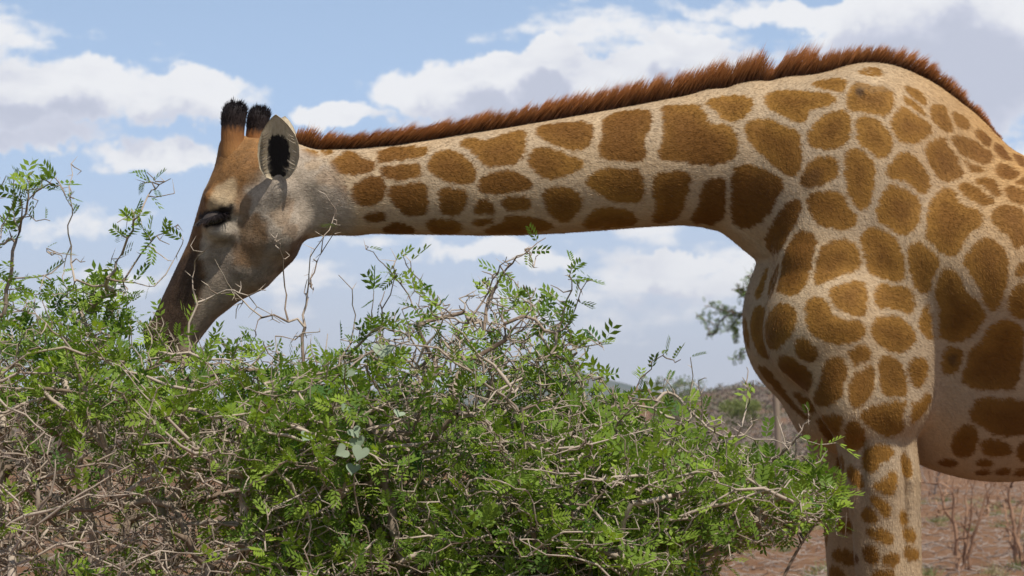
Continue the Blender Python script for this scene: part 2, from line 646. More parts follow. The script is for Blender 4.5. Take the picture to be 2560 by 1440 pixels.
# ---- coat pattern: patch outlines traced on the photograph, laid on the skin in 3D
Z = {'A': (700, 300, 3.6), 'B': (860, 180, 2.844), 'D': (1600, 100, 2.4), 'E': (2060, 500, 2.88), 'F': (1980, 940, 2.879), 'G': (1740, 640, 1.8), 'I': (1640, 640, 2.77), 'X': (0, 0, 1)}
SPOTS = '''
A 150 310 230 265 320 285 345 325 250 350
A 370 270 450 265 450 300 400 305
A 440 400 520 350 600 280 650 300 720 350 830 390 840 430 760 470 620 480 500 455
A 890 370 890 260 1300 230 1310 300 1200 340 1050 370 930 380
A 910 450 960 405 1220 395 1250 450 1240 510 1080 535 960 500
A 1330 440 1370 330 1480 275 1600 300 1690 390 1750 460 1730 540 1680 565 1560 550 1450 510
A 640 620 800 515 900 540 930 620 890 720 780 770 650 720
A 450 690 560 590 600 670 560 740 480 750
A 990 620 1100 600 1220 560 1310 600 1320 800 1240 855 1150 850 1070 800 1000 700
A 1430 640 1560 625 1680 650 1640 780 1580 850 1450 830 1450 740
A 750 870 860 835 940 860 900 900 800 905
A 930 985 1000 940 1080 930 1190 980 1180 1020 960 1015
A 1320 920 1400 890 1600 925 1620 1000 1500 1035 1360 1010
A 1760 770 1830 710 1910 790 1890 850 1770 850
A 1740 915 1850 880 1910 900 1850 945 1760 945
B 820 510 890 465 1010 500 1170 430 1285 420 1275 520 1240 630 1130 660 1010 665 950 590 900 550
B 1380 390 1480 370 1750 345 1750 500 1660 555 1550 530 1380 450
B 1310 610 1370 545 1480 555 1690 640 1680 680 1580 720 1440 760 1340 680
B 960 800 1010 740 1130 705 1240 730 1330 800 1280 830 1100 855 980 840
B 1120 930 1180 890 1310 900 1310 970 1180 985
B 1420 860 1520 820 1640 850 1680 930 1640 1000 1570 1070 1480 1020 1430 950
B 1000 1120 1140 1080 1160 1020 1360 1040 1490 1095 1420 1130 1150 1165 1020 1150
B 1850 310 2160 255 2170 380 2120 470 2130 600 2080 625 1830 610 1820 540 1850 450
B 1710 770 1850 690 1980 710 2110 700 2110 900 2050 920 1900 910 1780 830
B 1690 1110 1760 1000 1870 965 2020 990 2090 1080 1900 1110
D 130 400 240 395 330 390 380 440 400 520 520 510 575 600 570 700 480 745 250 725 100 700 150 600 150 470
D 390 370 530 330 650 345 670 400 590 480 500 470 450 410
D 750 330 850 300 940 310 1020 320 1170 330 1160 380 1000 410 990 470 960 490 870 450 760 390
D 1030 260 1120 235 1220 235 1225 280 1200 310 1080 280
D 1310 195 1360 165 1430 170 1450 215 1380 215
D 630 510 740 475 850 520 940 560 940 610 960 720 920 820 790 730 670 620
D 550 780 640 755 760 790 860 860 800 950 760 1060 620 1130 550 1090
D 400 850 500 830 515 920 480 1110 290 1100 360 1000 370 920
D 90 800 280 800 290 850 240 1050 130 1100 70 1080 110 990 80 920
D 750 1180 870 990 950 960 960 1020 840 1270 770 1260
D 1020 540 1130 440 1230 430 1260 500 1230 610 1130 645 1040 635 1015 590
D 1250 330 1290 260 1320 270 1500 290 1515 380 1480 450 1380 430 1330 415 1280 415 1245 390
D 1300 510 1320 465 1420 480 1500 570 1500 640 1450 710 1370 650 1310 600
D 1230 700 1280 655 1350 690 1400 750 1390 900 1340 1020 1270 950 1240 830
D 950 850 1040 710 1160 705 1180 790 1150 830 1040 880
D 1000 940 1100 910 1200 920 1220 990 1300 1080 1230 1130 1090 1110 1030 1040
D 1510 480 1560 400 1640 430 1760 530 1680 600 1570 610 1520 540
D 1600 280 1680 310 1710 360 1700 380 1640 340 1600 300
D 1580 340 1640 370 1690 420 1700 450 1620 400
D 1750 400 1820 390 1840 440 1870 530 1850 550 1780 500 1750 460
D 1880 430 1960 470 1970 520 1940 530 1890 490
D 1480 790 1570 670 1660 720 1740 860 1690 920 1600 870 1510 820
D 1710 640 1790 590 1850 600 1890 700 1960 780 1860 840 1800 830 1740 740
D 1860 600 1910 575 2020 620 2110 680 2080 740 1990 720 1900 660
D 2010 560 2040 540 2090 580 2095 620 2070 630
D 1930 730 1980 735 2060 780 2010 790 1950 770
D 2120 640 2160 625 2200 680 2230 720 2170 710
D 2230 680 2300 700 2300 760 2270 740
D 2140 770 2170 740 2260 780 2260 820 2200 835 2150 810
D 2000 840 2100 825 2140 890 2150 940 2100 920
D 1910 880 1950 860 2050 890 2120 970 2060 990 1970 940
D 2190 880 2310 890 2310 980 2220 960
D 2250 860 2310 820 2330 880
D 1410 1060 1480 880 1560 860 1640 920 1670 1000 1660 1110 1570 1165 1520 1130
D 1720 1200 1740 1000 1800 900 1870 900 1900 990 2040 1030 2040 1110 1960 1150 1900 1270 1850 1285 1730 1210
D 2110 1040 2180 995 2260 1010 2320 1080 2320 1200 2250 1250 2240 1180 2130 1110
E 1010 440 1100 310 1180 270 1320 400 1300 560 1260 740 1210 790 1170 760 1130 620 1040 490
E 280 260 340 205 490 250 550 380 570 500 560 570 490 580 440 550 330 520 320 440 280 310
E 600 340 690 310 760 330 820 460 790 540 770 620 710 665 660 600 620 470
E 800 640 830 540 890 490 970 560 1000 660 1100 740 1160 820 1100 900 1060 960 960 1010 880 1000 800 950
E 1340 700 1440 570 1500 600 1500 860 1380 840 1330 770
E 1400 470 1500 430 1500 540 1400 560
X 2040 690 2042 650 2062 606 2130 602 2146 655 2137 672 2060 700 2040 712
E 40 660 100 630 270 575 300 680 290 790 260 830 170 800 80 750
E 370 650 420 610 520 620 600 640 640 720 620 810 560 790 520 765 380 765
E 350 910 400 850 520 845 600 900 650 980 600 1060 530 1090 410 1040 360 970
E 690 870 740 760 790 740 790 960 760 990 700 930
E 400 1170 440 1130 540 1170 570 1280 590 1400 520 1390 440 1395 400 1300
E 610 1190 680 1130 740 1180 730 1280 660 1350 630 1260
E 1050 1100 1150 1020 1180 930 1310 860 1420 930 1420 1080 1380 1340 1280 1360 1000 1330 1020 1200
E 850 1150 890 1060 980 1080 990 1150 940 1230 860 1235
G 305 310 340 240 390 215 445 250 440 310 410 370 345 425 310 370
G 450 390 485 370 540 430 520 470 480 465 450 430
G 370 470 410 445 510 520 515 570 495 610 430 550 380 510
G 495 215 540 185 590 220 600 280 750 300 745 360 660 390 560 370 500 310
G 530 640 570 560 580 490 620 455 690 470 665 540 660 620 600 665 535 665
G 680 440 750 405 775 430 770 470 720 500 690 470
G 690 640 690 570 730 510 785 485 800 560 780 620 720 685
G 440 610 520 660 520 700 490 690 450 640
G 540 720 650 710 650 760 610 840 570 800
G 670 850 680 760 720 730 760 800 740 870 700 870
G 745 710 800 680 930 650 950 700 940 770 870 805 830 790 760 740
G 750 920 760 870 830 840 890 870 880 900 820 930 790 975 760 960
G 680 960 700 940 750 1010 745 1045 690 1000
G 790 1035 850 1000 880 965 905 980 900 1040 870 1080 820 1050
G 920 900 940 890 965 950 960 1000 930 970
G 780 1080 820 1080 875 1130 865 1175 820 1150
G 750 1150 780 1130 815 1170 800 1190 755 1185
G 760 1230 850 1230 890 1270 870 1295 790 1260
G 755 1310 800 1305 820 1360 790 1385 755 1350
G 840 1350 890 1340 920 1360 880 1390 850 1390
G 930 1230 980 1235 985 1280 950 1280
G 915 1155 940 1150 945 1200 925 1200
G 800 1420 880 1405 890 1470 800 1470
G 605 1340 650 1310 730 1350 730 1380 640 1380
G 600 1390 650 1400 680 1470 600 1470
G 640 1195 700 1190 710 1240 650 1240
G 540 1180 590 1200 590 1300 570 1300
G 640 900 660 905 665 960 640 960
G 940 1310 1000 1320 1000 1360 950 1360
F 1280 290 1330 160 1640 170 1720 250 1720 400 1500 430 1370 350
F 1180 400 1280 340 1330 420 1290 560 1200 580 1150 520
F 1370 480 1450 450 1560 500 1580 560 1440 570 1380 550
F 1330 630 1380 600 1440 620 1400 650
F 1060 620 1120 595 1180 620 1150 650 1080 640
F 1320 690 1400 670 1420 700 1350 710
F 1460 680 1550 660 1580 700 1490 710
F 1620 500 1720 470 1720 600 1640 600
F 1600 680 1720 650 1720 710 1620 715
F 820 330 850 200 930 190 960 130 1000 160 950 250 870 330
I 600 460 620 440 640 560 640 640 610 560
I 660 450 690 360 760 370 740 500 750 600 790 700 720 680 680 600 660 520
I 690 250 720 200 760 100 770 100 720 270 700 290
I 780 270 790 180 830 100 850 60 840 150 800 280
X 1943 720 1960 640 1990 575 2040 592 2028 640 2018 700 1985 738 1945 725
I 700 760 770 780 860 900 940 1010 1070 1130 1000 1100 850 950 750 840
'''


def in_poly(q, poly):
    x, y = q[:, 0], q[:, 1]
    ins = np.zeros(len(q), bool)
    j = len(poly) - 1
    for i in range(len(poly)):
        xi, yi = poly[i]
        xj, yj = poly[j]
        c = ((yi > y) != (yj > y)) & (x < (xj - xi) * (y - yi) / (yj - yi + 1e-9) + xi)
        ins ^= c
        j = i
    return ins


def round_poly(poly):
    """Chaikin: takes the corners off a traced outline"""
    for _ in range(1):
        nx = np.roll(poly, -1, 0)
        poly = np.stack((poly * .75 + nx * .25, poly * .25 + nx * .75), 1).reshape(-1, 2)
    return poly


GBVH = BVHTree.FromPolygons([tuple(v) for v in GV], GF.tolist())
CAMV = Vector((0, 0, CAM_H))


def cast(px, py):
    d = px_dir(px, py).normalized()
    h = GBVH.ray_cast(CAMV, d)
    return h[0], h[1]


def poly_points(poly, step=5.5):
    lo, hi = poly.min(0), poly.max(0)
    gx, gy = np.meshgrid(np.arange(lo[0], hi[0] + step, step), np.arange(lo[1], hi[1] + step, step))
    q = np.stack((gx.ravel(), gy.ravel()), 1) + RNG.uniform(-1, 1, (gx.size, 2))
    q = q[in_poly(q, poly)]
    q = np.concatenate((q, poly + (poly.mean(0) - poly) * 0.02))
    out = []
    for a, b in q:
        h, _ = cast(a, b)
        if h is not None:
            out.append(h)
    return out


spot_pts, spot_id = [], []
for k, line in enumerate(SPOTS.strip().splitlines()):
    t = line.split()
    ox, oy, s = Z[t[0]]
    pl = np.array(list(map(float, t[1:]))).reshape(-1, 2) / s + (ox, oy)
    pl = round_poly(pl)
    c = pl.mean(0)
    pl = c + (pl - c) * (0.94 if t[0] == 'G' and c[1] > 1060 else 1.02)
    for h in poly_points(pl):
        spot_pts.append(h)
        spot_id.append(k)
kd = KDTree(len(spot_pts))
for i, h in enumerate(spot_pts):
    kd.insert(h, i)
kd.balance()
dn = np.zeros(len(GV))
idn = np.zeros(len(GV))
for i, v in enumerate(GV):
    _, ix, dd = kd.find(v)
    dn[i] = dd
    idn[i] = spot_id[ix]
sd = dn - 0.0088
# a pale seam always stays open between two neighbouring patches
for i in np.argwhere(dn < 0.016).ravel():
    oth = [q[2] for q in kd.find_range(GV[i], 0.021) if spot_id[q[1]] != idn[i]]
    if oth:
        sd[i] = max(sd[i], 0.0062 - (min(oth) - dn[i]) * 0.5)
# everywhere the photograph shows nothing of (far flank, rump, lower legs): patches of the same kind grown over the skin
GPX = to_px(GV)
head_zone = (GV[:, 0] < P(800, 500, 8)[0])
free = np.argwhere((dn > 0.10) & ~head_zone).ravel()
RNG.shuffle(free)
seeds = []
cell = {}
for i in free:
    v = GV[i]
    z = v[2]
    rmin = 0.13 if z > 1.9 else 0.05 + 0.08 * max(0, (z - 0.6) / 1.3)
    key = tuple((v / 0.15).astype(int))
    ok = True
    for a in (-1, 0, 1):
        for b in (-1, 0, 1):
            for c in (-1, 0, 1):
                for s in cell.get((key[0] + a, key[1] + b, key[2] + c), ()):
                    if (s[0] - v[0]) ** 2 + (s[1] - v[1]) ** 2 + (s[2] - v[2]) ** 2 < rmin * rmin:
                        ok = False
                        break
    if ok and z > 0.25:
        cell.setdefault(key, []).append(v)
        seeds.append(v)
kd2 = KDTree(len(seeds))
for i, s in enumerate(seeds):
    kd2.insert(s, i)
kd2.balance()
fld = np.zeros(len(GV))
for i in np.argwhere((dn > 0.03)).ravel():
    r = kd2.find_n(GV[i], 2)
    f1 = r[0][2]
    f2 = min(r[1][2], dn[i] + 0.03)
    fld[i] = 0.016 - (f2 - f1) * 0.5
    fld[i] = max(fld[i], f1 - 0.085)
# skin the photograph shows keeps only the patches traced there
seen = np.zeros(len(GV), bool)
for i in np.argwhere((GPX[:, 0] < 2580) & (GPX[:, 1] < 1460)).ravel():
    v = Vector(GV[i])
    dv = v - CAMV
    L_ = dv.length
    h = GBVH.ray_cast(CAMV, dv / L_)
    seen[i] = h[3] is not None and h[3] > L_ - 0.02
far = (dn > 0.03) & ~head_zone & ~seen
sd[far] = np.minimum(sd[far], fld[far])
# inside a patch: how far to its rim
outside = np.argwhere(sd > 0).ravel()
kd3 = KDTree(len(outside))
for j, i in enumerate(outside):
    kd3.insert(GV[i], j)
kd3.balance()
for i in np.argwhere(sd <= 0).ravel():
    sd[i] = min(sd[i], -kd3.find(GV[i])[2] + 0.005)
sd = np.clip(sd, -0.06, 0.06)
print('skin', len(GV), 'patch points', len(spot_pts), 'seeds', len(seeds))

# ---- markings of the head and the pale parts: (outline, colour, softness in m, strength)
CREAM = np.array((0.50, 0.355, 0.205))
PAINT = [
    # white-grey cheek, throat and ear root
    ([(600, 430), (650, 400), (740, 380), (800, 420), (860, 520), (860, 600), (780, 640), (715, 690), (620, 748), (560, 790), (500, 850), (480, 790), (500, 640), (540, 590), (590, 520)], (0.42, 0.35, 0.275), .05, .85),
    # taupe lower face
    ([(512, 620), (600, 570), (660, 600), (730, 645), (700, 700), (600, 770), (500, 860), (440, 890), (450, 780)], (0.23, 0.175, 0.125), .05, .72),
    # rust forehead
    ([(548, 340), (660, 340), (650, 400), (628, 440), (600, 460), (585, 500), (560, 470), (520, 500), (495, 560), (478, 600), (530, 440)], (0.26, 0.125, 0.040), .025, .95),
    # dark bridge of the nose
    ([(520, 470), (500, 520), (500, 580), (492, 640), (500, 690), (480, 760), (430, 850), (330, 860), (370, 780), (440, 640), (490, 500)], (0.15, 0.072, 0.026), .028, .92),
    ([(480, 640), (492, 700), (470, 770), (430, 880), (300, 880), (370, 770), (430, 680)], (0.055, 0.034, 0.022), .03, .9),
    # pale brow and pale line below the eye
    ([(545, 470), (580, 455), (590, 490), (580, 520), (545, 525), (522, 520)], (0.45, 0.335, 0.20), .016, .8),
    ([(585, 520), (600, 560), (560, 590), (520, 600), (505, 640), (512, 590), (560, 570)], (0.44, 0.37, 0.285), .014, .8),
    # blotches of the cheek
    ([(600, 480), (622, 500), (615, 540), (590, 530)], (0.24, 0.14, 0.07), .014, .8),
    ([(605, 560), (640, 545), (660, 600), (640, 660), (610, 650)], (0.25, 0.15, 0.075), .02, .75),
    ([(640, 540), (662, 560), (660, 590), (640, 580)], (0.2, 0.115, 0.055), .012, .75),
    ([(590, 615), (630, 620), (620, 660), (590, 655)], (0.22, 0.125, 0.06), .014, .7),
    ([(680, 535), (700, 525), (720, 540), (700, 560)], (0.36, 0.24, 0.14), .012, .6),
    ([(718, 500), (730, 505), (725, 525), (712, 515)], (0.34, 0.22, 0.13), .01, .6),
    ([(715, 560), (740, 570), (735, 590), (712, 580)], (0.34, 0.22, 0.13), .01, .6),
    ([(735, 610), (760, 595), (752, 640), (720, 670), (700, 690)], (0.16, 0.10, 0.06), .016, .8),
    ([(625, 440), (650, 432), (640, 455), (622, 460)], (0.30, 0.18, 0.09), .012, .6),
    # faint patches where neck meets head
    ([(795, 445), (810, 428), (830, 432), (855, 450), (850, 462), (800, 455)], (0.40, 0.28, 0.18), .010, .7),
    ([(768, 412), (783, 404), (797, 408), (790, 420), (772, 420)], (0.42, 0.29, 0.17), .008, .6),
    # eye rim
    ([(500, 540), (520, 532), (560, 522), (578, 518), (570, 545), (545, 560), (515, 565)], (0.025, 0.018, 0.014), .010, 1.0),
    # oxpecker-worn scars, dark smudges of the shoulder, painted shadow at the neck base
    ([(2144, 228), (2150, 226), (2149, 233)], (0.045, 0.025, 0.015), .010, .8),
    ([(2010, 445), (2040, 430), (2045, 455), (2020, 465)], (0.10, 0.045, 0.013), .018, .6),  # shade where neck meets shoulder, painted into the coat colour
    ([(2140, 205), (2175, 215), (2215, 212), (2230, 222), (2180, 226), (2145, 216)], (0.24, 0.155, 0.08), .008, .4),
    ([(2376, 895), (2384, 893), (2382, 906)], (0.06, 0.035, 0.02), .010, .6),
]
paint_c = np.zeros((len(GV), 3))
paint_w = np.zeros(len(GV))
rust_w = np.zeros(len(GV))
hz = np.argwhere((GPX[:, 0] < 900) | ((GPX[:, 0] > 1980) & (GPX[:, 0] < 2420))).ravel()
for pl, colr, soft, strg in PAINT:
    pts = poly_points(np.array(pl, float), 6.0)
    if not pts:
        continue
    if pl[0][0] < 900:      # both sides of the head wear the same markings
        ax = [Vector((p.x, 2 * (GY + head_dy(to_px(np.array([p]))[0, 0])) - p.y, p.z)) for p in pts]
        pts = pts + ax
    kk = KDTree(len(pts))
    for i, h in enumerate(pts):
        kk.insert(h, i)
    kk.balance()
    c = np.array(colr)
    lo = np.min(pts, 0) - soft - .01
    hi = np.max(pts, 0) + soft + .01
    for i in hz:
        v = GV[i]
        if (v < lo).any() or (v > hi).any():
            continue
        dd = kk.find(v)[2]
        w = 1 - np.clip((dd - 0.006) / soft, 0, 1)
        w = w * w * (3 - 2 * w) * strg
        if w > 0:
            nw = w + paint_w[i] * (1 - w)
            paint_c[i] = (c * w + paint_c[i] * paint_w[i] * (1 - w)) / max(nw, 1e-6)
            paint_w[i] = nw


def coat_material():
    m, g, b, out = new_mat('giraffe_coat')
    co = g.node('ShaderNodeTexCoord').outputs['Object']
    sd = g.attr('patch')
    # hair strokes run along the body: stretched noise
    hair = g.noise(g.mapping(co, (52, 160, 130), (0, 0.35, 0)), 1.0, 3, 0.6)
    hair2 = g.noise(g.mapping(co, (120, 340, 300), (0, 0.30, 0)), 1.0, 2, 0.6)
    blot = g.noise(co, 9.0, 4, 0.6)
    fuzz = g.math('ADD', g.math('MULTIPLY', g.math('SUBTRACT', hair, 0.5), 0.015), g.math('MULTIPLY', g.math('SUBTRACT', blot, 0.5), 0.010))
    edge = g.math('ADD', sd, fuzz)
    isp = g.maprange(edge, -0.0055, 0.0055, 1.0, 0.0)
    # patches: darker hearts, ginger rims
    heart = g.maprange(g.math('ADD', sd, g.math('MULTIPLY', g.math('SUBTRACT', blot, 0.5), 0.06)), -0.055, 0.0)
    hgt = g.node('ShaderNodeSeparateXYZ')
    g.l.new(co, hgt.inputs[0])
    brown = g.mix(heart, (0.200, 0.088, 0.015), (0.310, 0.152, 0.028))
    brown = g.mix(g.maprange(g.noise(co, 2.3, 2, 0.5), 0.35, 0.68), brown, (0.165, 0.068, 0.012))
    cream = g.mix(g.maprange(g.noise(co, 4.0, 3, 0.5), 0.3, 0.7), (0.52, 0.375, 0.222), (0.46, 0.345, 0.222))
    ging = g.attr('ginger')
    cream = g.mix(ging, cream, (0.50, 0.275, 0.088))
    brown = g.mix(g.math('MULTIPLY', ging, 0.5), brown, (0.20, 0.078, 0.022))
    col = g.mix(isp, cream, brown)
    pc = g.attr('paint', 'Color')
    pw = g.math('ADD', g.attr('paint_w'), g.math('MULTIPLY', g.math('SUBTRACT', hair, 0.5), g.math('MULTIPLY', g.attr('paint_w'), 0.25)), clamp=True)
    pc = g.mix(1.0, pc, g.comb(g.maprange(g.noise(co, 26.0, 5, 0.65), 0.3, 0.7, 0.72, 1.2)), 'MULTIPLY')
    col = g.mix(pw, col, pc)
    # single strands light and dark
    val = g.math('ADD', 0.66, g.math('ADD', g.math('MULTIPLY', hair, 0.38), g.math('MULTIPLY', hair2, 0.30)))
    dirt = g.maprange(g.noise(co, 1.7, 4, 0.6, w=3.0), 0.42, 0.75, 1.0, 0.86)
    val = g.math('MULTIPLY', g.math('ADD', val, g.math('MULTIPLY', g.math('SUBTRACT', g.attr('lock'), 0.5), 0.42)), dirt)
    col = g.mix(1.0, col, g.vmath('MULTIPLY', g.comb(val), (1, 1, 1)), 'MULTIPLY')
    g.l.new(col, b.inputs['Base Color'])
    b.inputs['Roughness'].default_value = 0.72
    b.inputs['Specular IOR Level'].default_value = 0.18
    b.inputs['Sheen Weight'].default_value = 0.0
    b.inputs['Sheen Roughness'].default_value = 0.5
    skin = g.noise(g.mapping(co, (14, 9, 9)), 1.0, 3, 0.5)
    hsum = g.math('ADD', g.math('ADD', g.math('MULTIPLY', hair, 0.6), g.math('MULTIPLY', hair2, 0.25)), g.math('MULTIPLY', skin, 0.7))
    bump(g, b, hsum, 0.5, 0.005)
    return m


def _comb(self, v):
    nd = self.node('ShaderNodeCombineXYZ')
    for i in range(3):
        self.put(nd.inputs[i], v)
    return nd.outputs[0]


NT.comb = _comb


def simple_mat(name, col, rough=0.7, spec=0.25, var=0.25, scale=60, bump_s=0.3, bump_d=0.003, stretch=(1, 1, 1)):
    m, g, b, out = new_mat(name)
    co = g.mapping(g.node('ShaderNodeTexCoord').outputs['Object'], stretch)
    n = g.noise(co, scale, 4, 0.6)
    n2 = g.noise(co, scale * 0.13, 3, 0.5)
    f = g.math('ADD', 1 - var, g.math('MULTIPLY', g.math('ADD', n, n2), var))
    c = g.mix(1.0, col, g.comb(f), 'MULTIPLY')
    g.l.new(c, b.inputs['Base Color'])
    b.inputs['Roughness'].default_value = rough
    b.inputs['Specular IOR Level'].default_value = spec
    bump(g, b, n, bump_s, bump_d)
    return m


def hair_mat(name, root, tip, rough=0.55):
    """hair: colour runs from root to tip, every lock a little different"""
    m, g, b, out = new_mat(name)
    t = g.attr('along')
    k = g.attr('lock')
    c = g.mix(g.maprange(t, 0.0, 1.0), root, tip)
    c = g.mix(1.0, c, g.comb(g.math('ADD', 0.55, g.math('MULTIPLY', k, 0.8))), 'MULTIPLY')
    g.l.new(c, b.inputs['Base Color'])
    b.inputs['Roughness'].default_value = rough
    b.inputs['Specular IOR Level'].default_value = 0.25
    return m


giraffe = thing('giraffe', 'tall giraffe with brown patches bending its neck down to browse the thorn bush', 'giraffe')
# ginger tint along the back
back = np.clip((GPX[:, 0] - 2200) / 420, 0, 1) * np.clip((800 - GPX[:, 1]) / 480, 0, 1)
gb = smooth = np.clip(back * 1.3, 0, 1)
COAT = coat_material()
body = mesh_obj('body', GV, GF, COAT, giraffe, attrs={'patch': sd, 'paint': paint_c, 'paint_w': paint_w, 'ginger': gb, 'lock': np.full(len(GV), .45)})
# short hairs lying on the skin
T1 = np.concatenate((GF[:, [0, 1, 2]], GF[:, [0, 2, 3]]))
e1, e2 = GV[T1[:, 1]] - GV[T1[:, 0]], GV[T1[:, 2]] - GV[T1[:, 0]]
fn = np.cross(e1, e2)
ar = np.linalg.norm(fn, axis=1)
fn = fn / (ar[:, None] + 1e-12)
wgt = ar * np.where(GV[T1[:, 0], 2] > 0.9, 1.0, 0.05) * np.where(fn[:, 1] < 0.25, 1.0, 0.35) * np.where(GPX[T1[:, 0], 0] < 2620, 1, .3)
NF = 420000
pick = RNG.choice(len(T1), NF, p=wgt / wgt.sum())
r1, r2 = np.sqrt(RNG.random(NF)), RNG.random(NF)
bw = np.stack((1 - r1, r1 * (1 - r2), r1 * r2), 1)
tv = T1[pick]
ro = (GV[tv] * bw[:, :, None]).sum(1)
nn = fn[pick]
pxr = (GPX[tv, 0] * bw).sum(1)
pyr = (GPX[tv, 1] * bw).sum(1)
hw = np.clip((780 - pxr) / 80, 0, 1)[:, None]
sw = np.clip((pxr - 1850) / 250, 0, 1)[:, None]
lw = np.clip((pyr - 950) / 200, 0, 1)[:, None]
flow = np.array((1.0, 0, -.12)) * (1 - sw) + np.array((.78, 0, -.62)) * sw
flow = flow * (1 - lw) + np.array((.12, 0, -1.0)) * lw
flow = flow * (1 - hw) + np.array((.45, 0, .85)) * hw
flow = flow + RNG.normal(0, .22, (NF, 3)) + 0.30 * np.stack((fbm2(ro[:, 0], ro[:, 2], 41, 3, 9), 0 * pxr, fbm2(ro[:, 0], ro[:, 2], 42, 3, 9)), 1)
flow -= nn * (flow * nn).sum(1, keepdims=True)
flow /= np.linalg.norm(flow, axis=1, keepdims=True) + 1e-9
dirf = flow + nn * RNG.uniform(.16, .42, NF)[:, None]
dirf /= np.linalg.norm(dirf, axis=1, keepdims=True)
lenf = RNG.uniform(.009, .017, NF) * np.where(pxr < 800, .62, 1)
sidef = np.cross(dirf, nn + RNG.normal(0, .25, (NF, 3)))
sidef /= np.linalg.norm(sidef, axis=1, keepdims=True) + 1e-9
hwid = (RNG.uniform(.0011, .0019, NF) * .5)[:, None]
r0 = ro - nn * .001
fv = np.stack((r0 - sidef * hwid, r0 + sidef * hwid, r0 + dirf * lenf[:, None]), 1).reshape(-1, 3)
ff = np.arange(NF * 3).reshape(-1, 3)
pick3 = lambda a: np.repeat((a[tv] * (bw if a.ndim == 1 else bw[:, :, None])).sum(1), 3, axis=0)
fur = mesh_obj('fur', fv, ff, COAT, giraffe, attrs={'patch': pick3(sd), 'paint': pick3(paint_c), 'paint_w': pick3(paint_w), 'ginger': pick3(gb), 'lock': np.repeat(RNG.random(NF), 3)}, smooth=False)
fur['kind'] = 'stuff'
body['label'] = 'cream coat with brown angular patches, paler on cheek and throat'

# ---- mane: thousands of short stiff hairs standing along the crest
crest = [(738, 372, 46, .25), (770, 371, 60, .45), (820, 372, 52, .6), (900, 374, 58, .75), (1000, 366, 56, .8), (1100, 351, 54, .75), (1250, 327, 60, .6), (1400, 302, 68, .55), (1500, 286, 72, .5), (1600, 270, 76, .45),
         (1750, 242, 80, .35), (1850, 222, 84, .25), (1898, 213, 92, .12), (1912, 211, 40, .4), (1930, 209, 88, .4), (2000, 196, 78, .35), (2100, 178, 62, .35), (2190, 176, 62, .3), (2260, 196, 64, .2), (2310, 222, 60, .1), (2360, 262, 50, .0), (2410, 300, 36, .0), (2450, 332, 24, .0), (2500, 372, 14, .0)]
cr = np.array(crest, float)
N = 21000
u = RNG.uniform(0, 1, N)
pxs = 735 + u * (2500 - 735)
# locks: hair gathers in tufts
tuft = np.round(pxs / 13 + RNG.normal(0, .35, N)) * 13
pyc = np.interp(pxs, cr[:, 0], cr[:, 1])
hgt = np.interp(pxs, cr[:, 0], cr[:, 2])
lean = np.interp(pxs, cr[:, 0], cr[:, 3]) + np.interp(pxs, [735, 1000, 1880, 1930, 2250, 2500], [.1, .25, .35, .35, .1, 0])
rootz = []
lat = RNG.normal(0, 1, N).clip(-1.6, 1.6) * 0.012
roots = np.zeros((N, 3))
keep = np.ones(N, bool)
for i in range(N):
    p = P(pxs[i], pyc[i], GY)
    o = Vector((p[0], GY + lat[i], p[2] + 0.25))
    h = GBVH.ray_cast(o, Vector((0, 0, -1)))
    if h[0] is None:
        keep[i] = False
        continue
    roots[i] = h[0]
    roots[i, 2] -= 0.004
slope = np.gradient(cr[:, 1], cr[:, 0])
sl = np.interp(pxs, cr[:, 0], slope)
tang = np.stack((np.ones(N), np.zeros(N), -sl), 1)
tang /= np.linalg.norm(tang, axis=1, keepdims=True)
nrm = np.stack((sl, np.zeros(N), np.ones(N)), 1)
nrm /= np.linalg.norm(nrm, axis=1, keepdims=True)
phase = np.sin(tuft * 12.9898) * 43758.5453
rnd_t = phase - np.floor(phase)
droop = np.interp(pxs, [735, 800, 900, 1100, 1300, 2500], [0, .15, .35, .3, .1, 0])
dirs = nrm + tang * (lean + 0.25 * (rnd_t - 0.5) + RNG.normal(0, .10, N))[:, None] * 0.9
dirs[:, 1] += lat * 16 + RNG.normal(0, .06, N) - droop
dirs += ((tuft - pxs) / 800 / 0.06)[:, None] * tang * 0.6
dirs /= np.linalg.norm(dirs, axis=1, keepdims=True)
lens = pxm(hgt) * (0.86 + 0.34 * (rnd_t - 0.4)) * np.where(RNG.random(N) < .02, 1.12, RNG.uniform(0.68, 1.06, N)) * np.sqrt(1 + lean ** 2 * .6)
bend = tang * (0.22 * lean)[:, None] + RNG.normal(0, .05, (N, 3))
roots, dirs, lens, bend, rnd_k, lt = roots[keep], dirs[keep], lens[keep], bend[keep], rnd_t[keep], lat[keep]
hv, hf, tt, per = ribbons(roots, dirs, lens, RNG.uniform(.0018, .0032, len(roots)), bend, seg=4)
mane_m = hair_mat('mane_hair', (0.050, 0.021, 0.010), (0.50, 0.200, 0.058))
mane = mesh_obj('mane', hv, hf, mane_m, giraffe, attrs={'along': tt, 'lock': np.repeat(np.clip(rnd_k * .6 + RNG.uniform(0, .5, len(roots)), 0, 1), per)})
mane['label'] = 'short rust-brown mane standing along the neck'

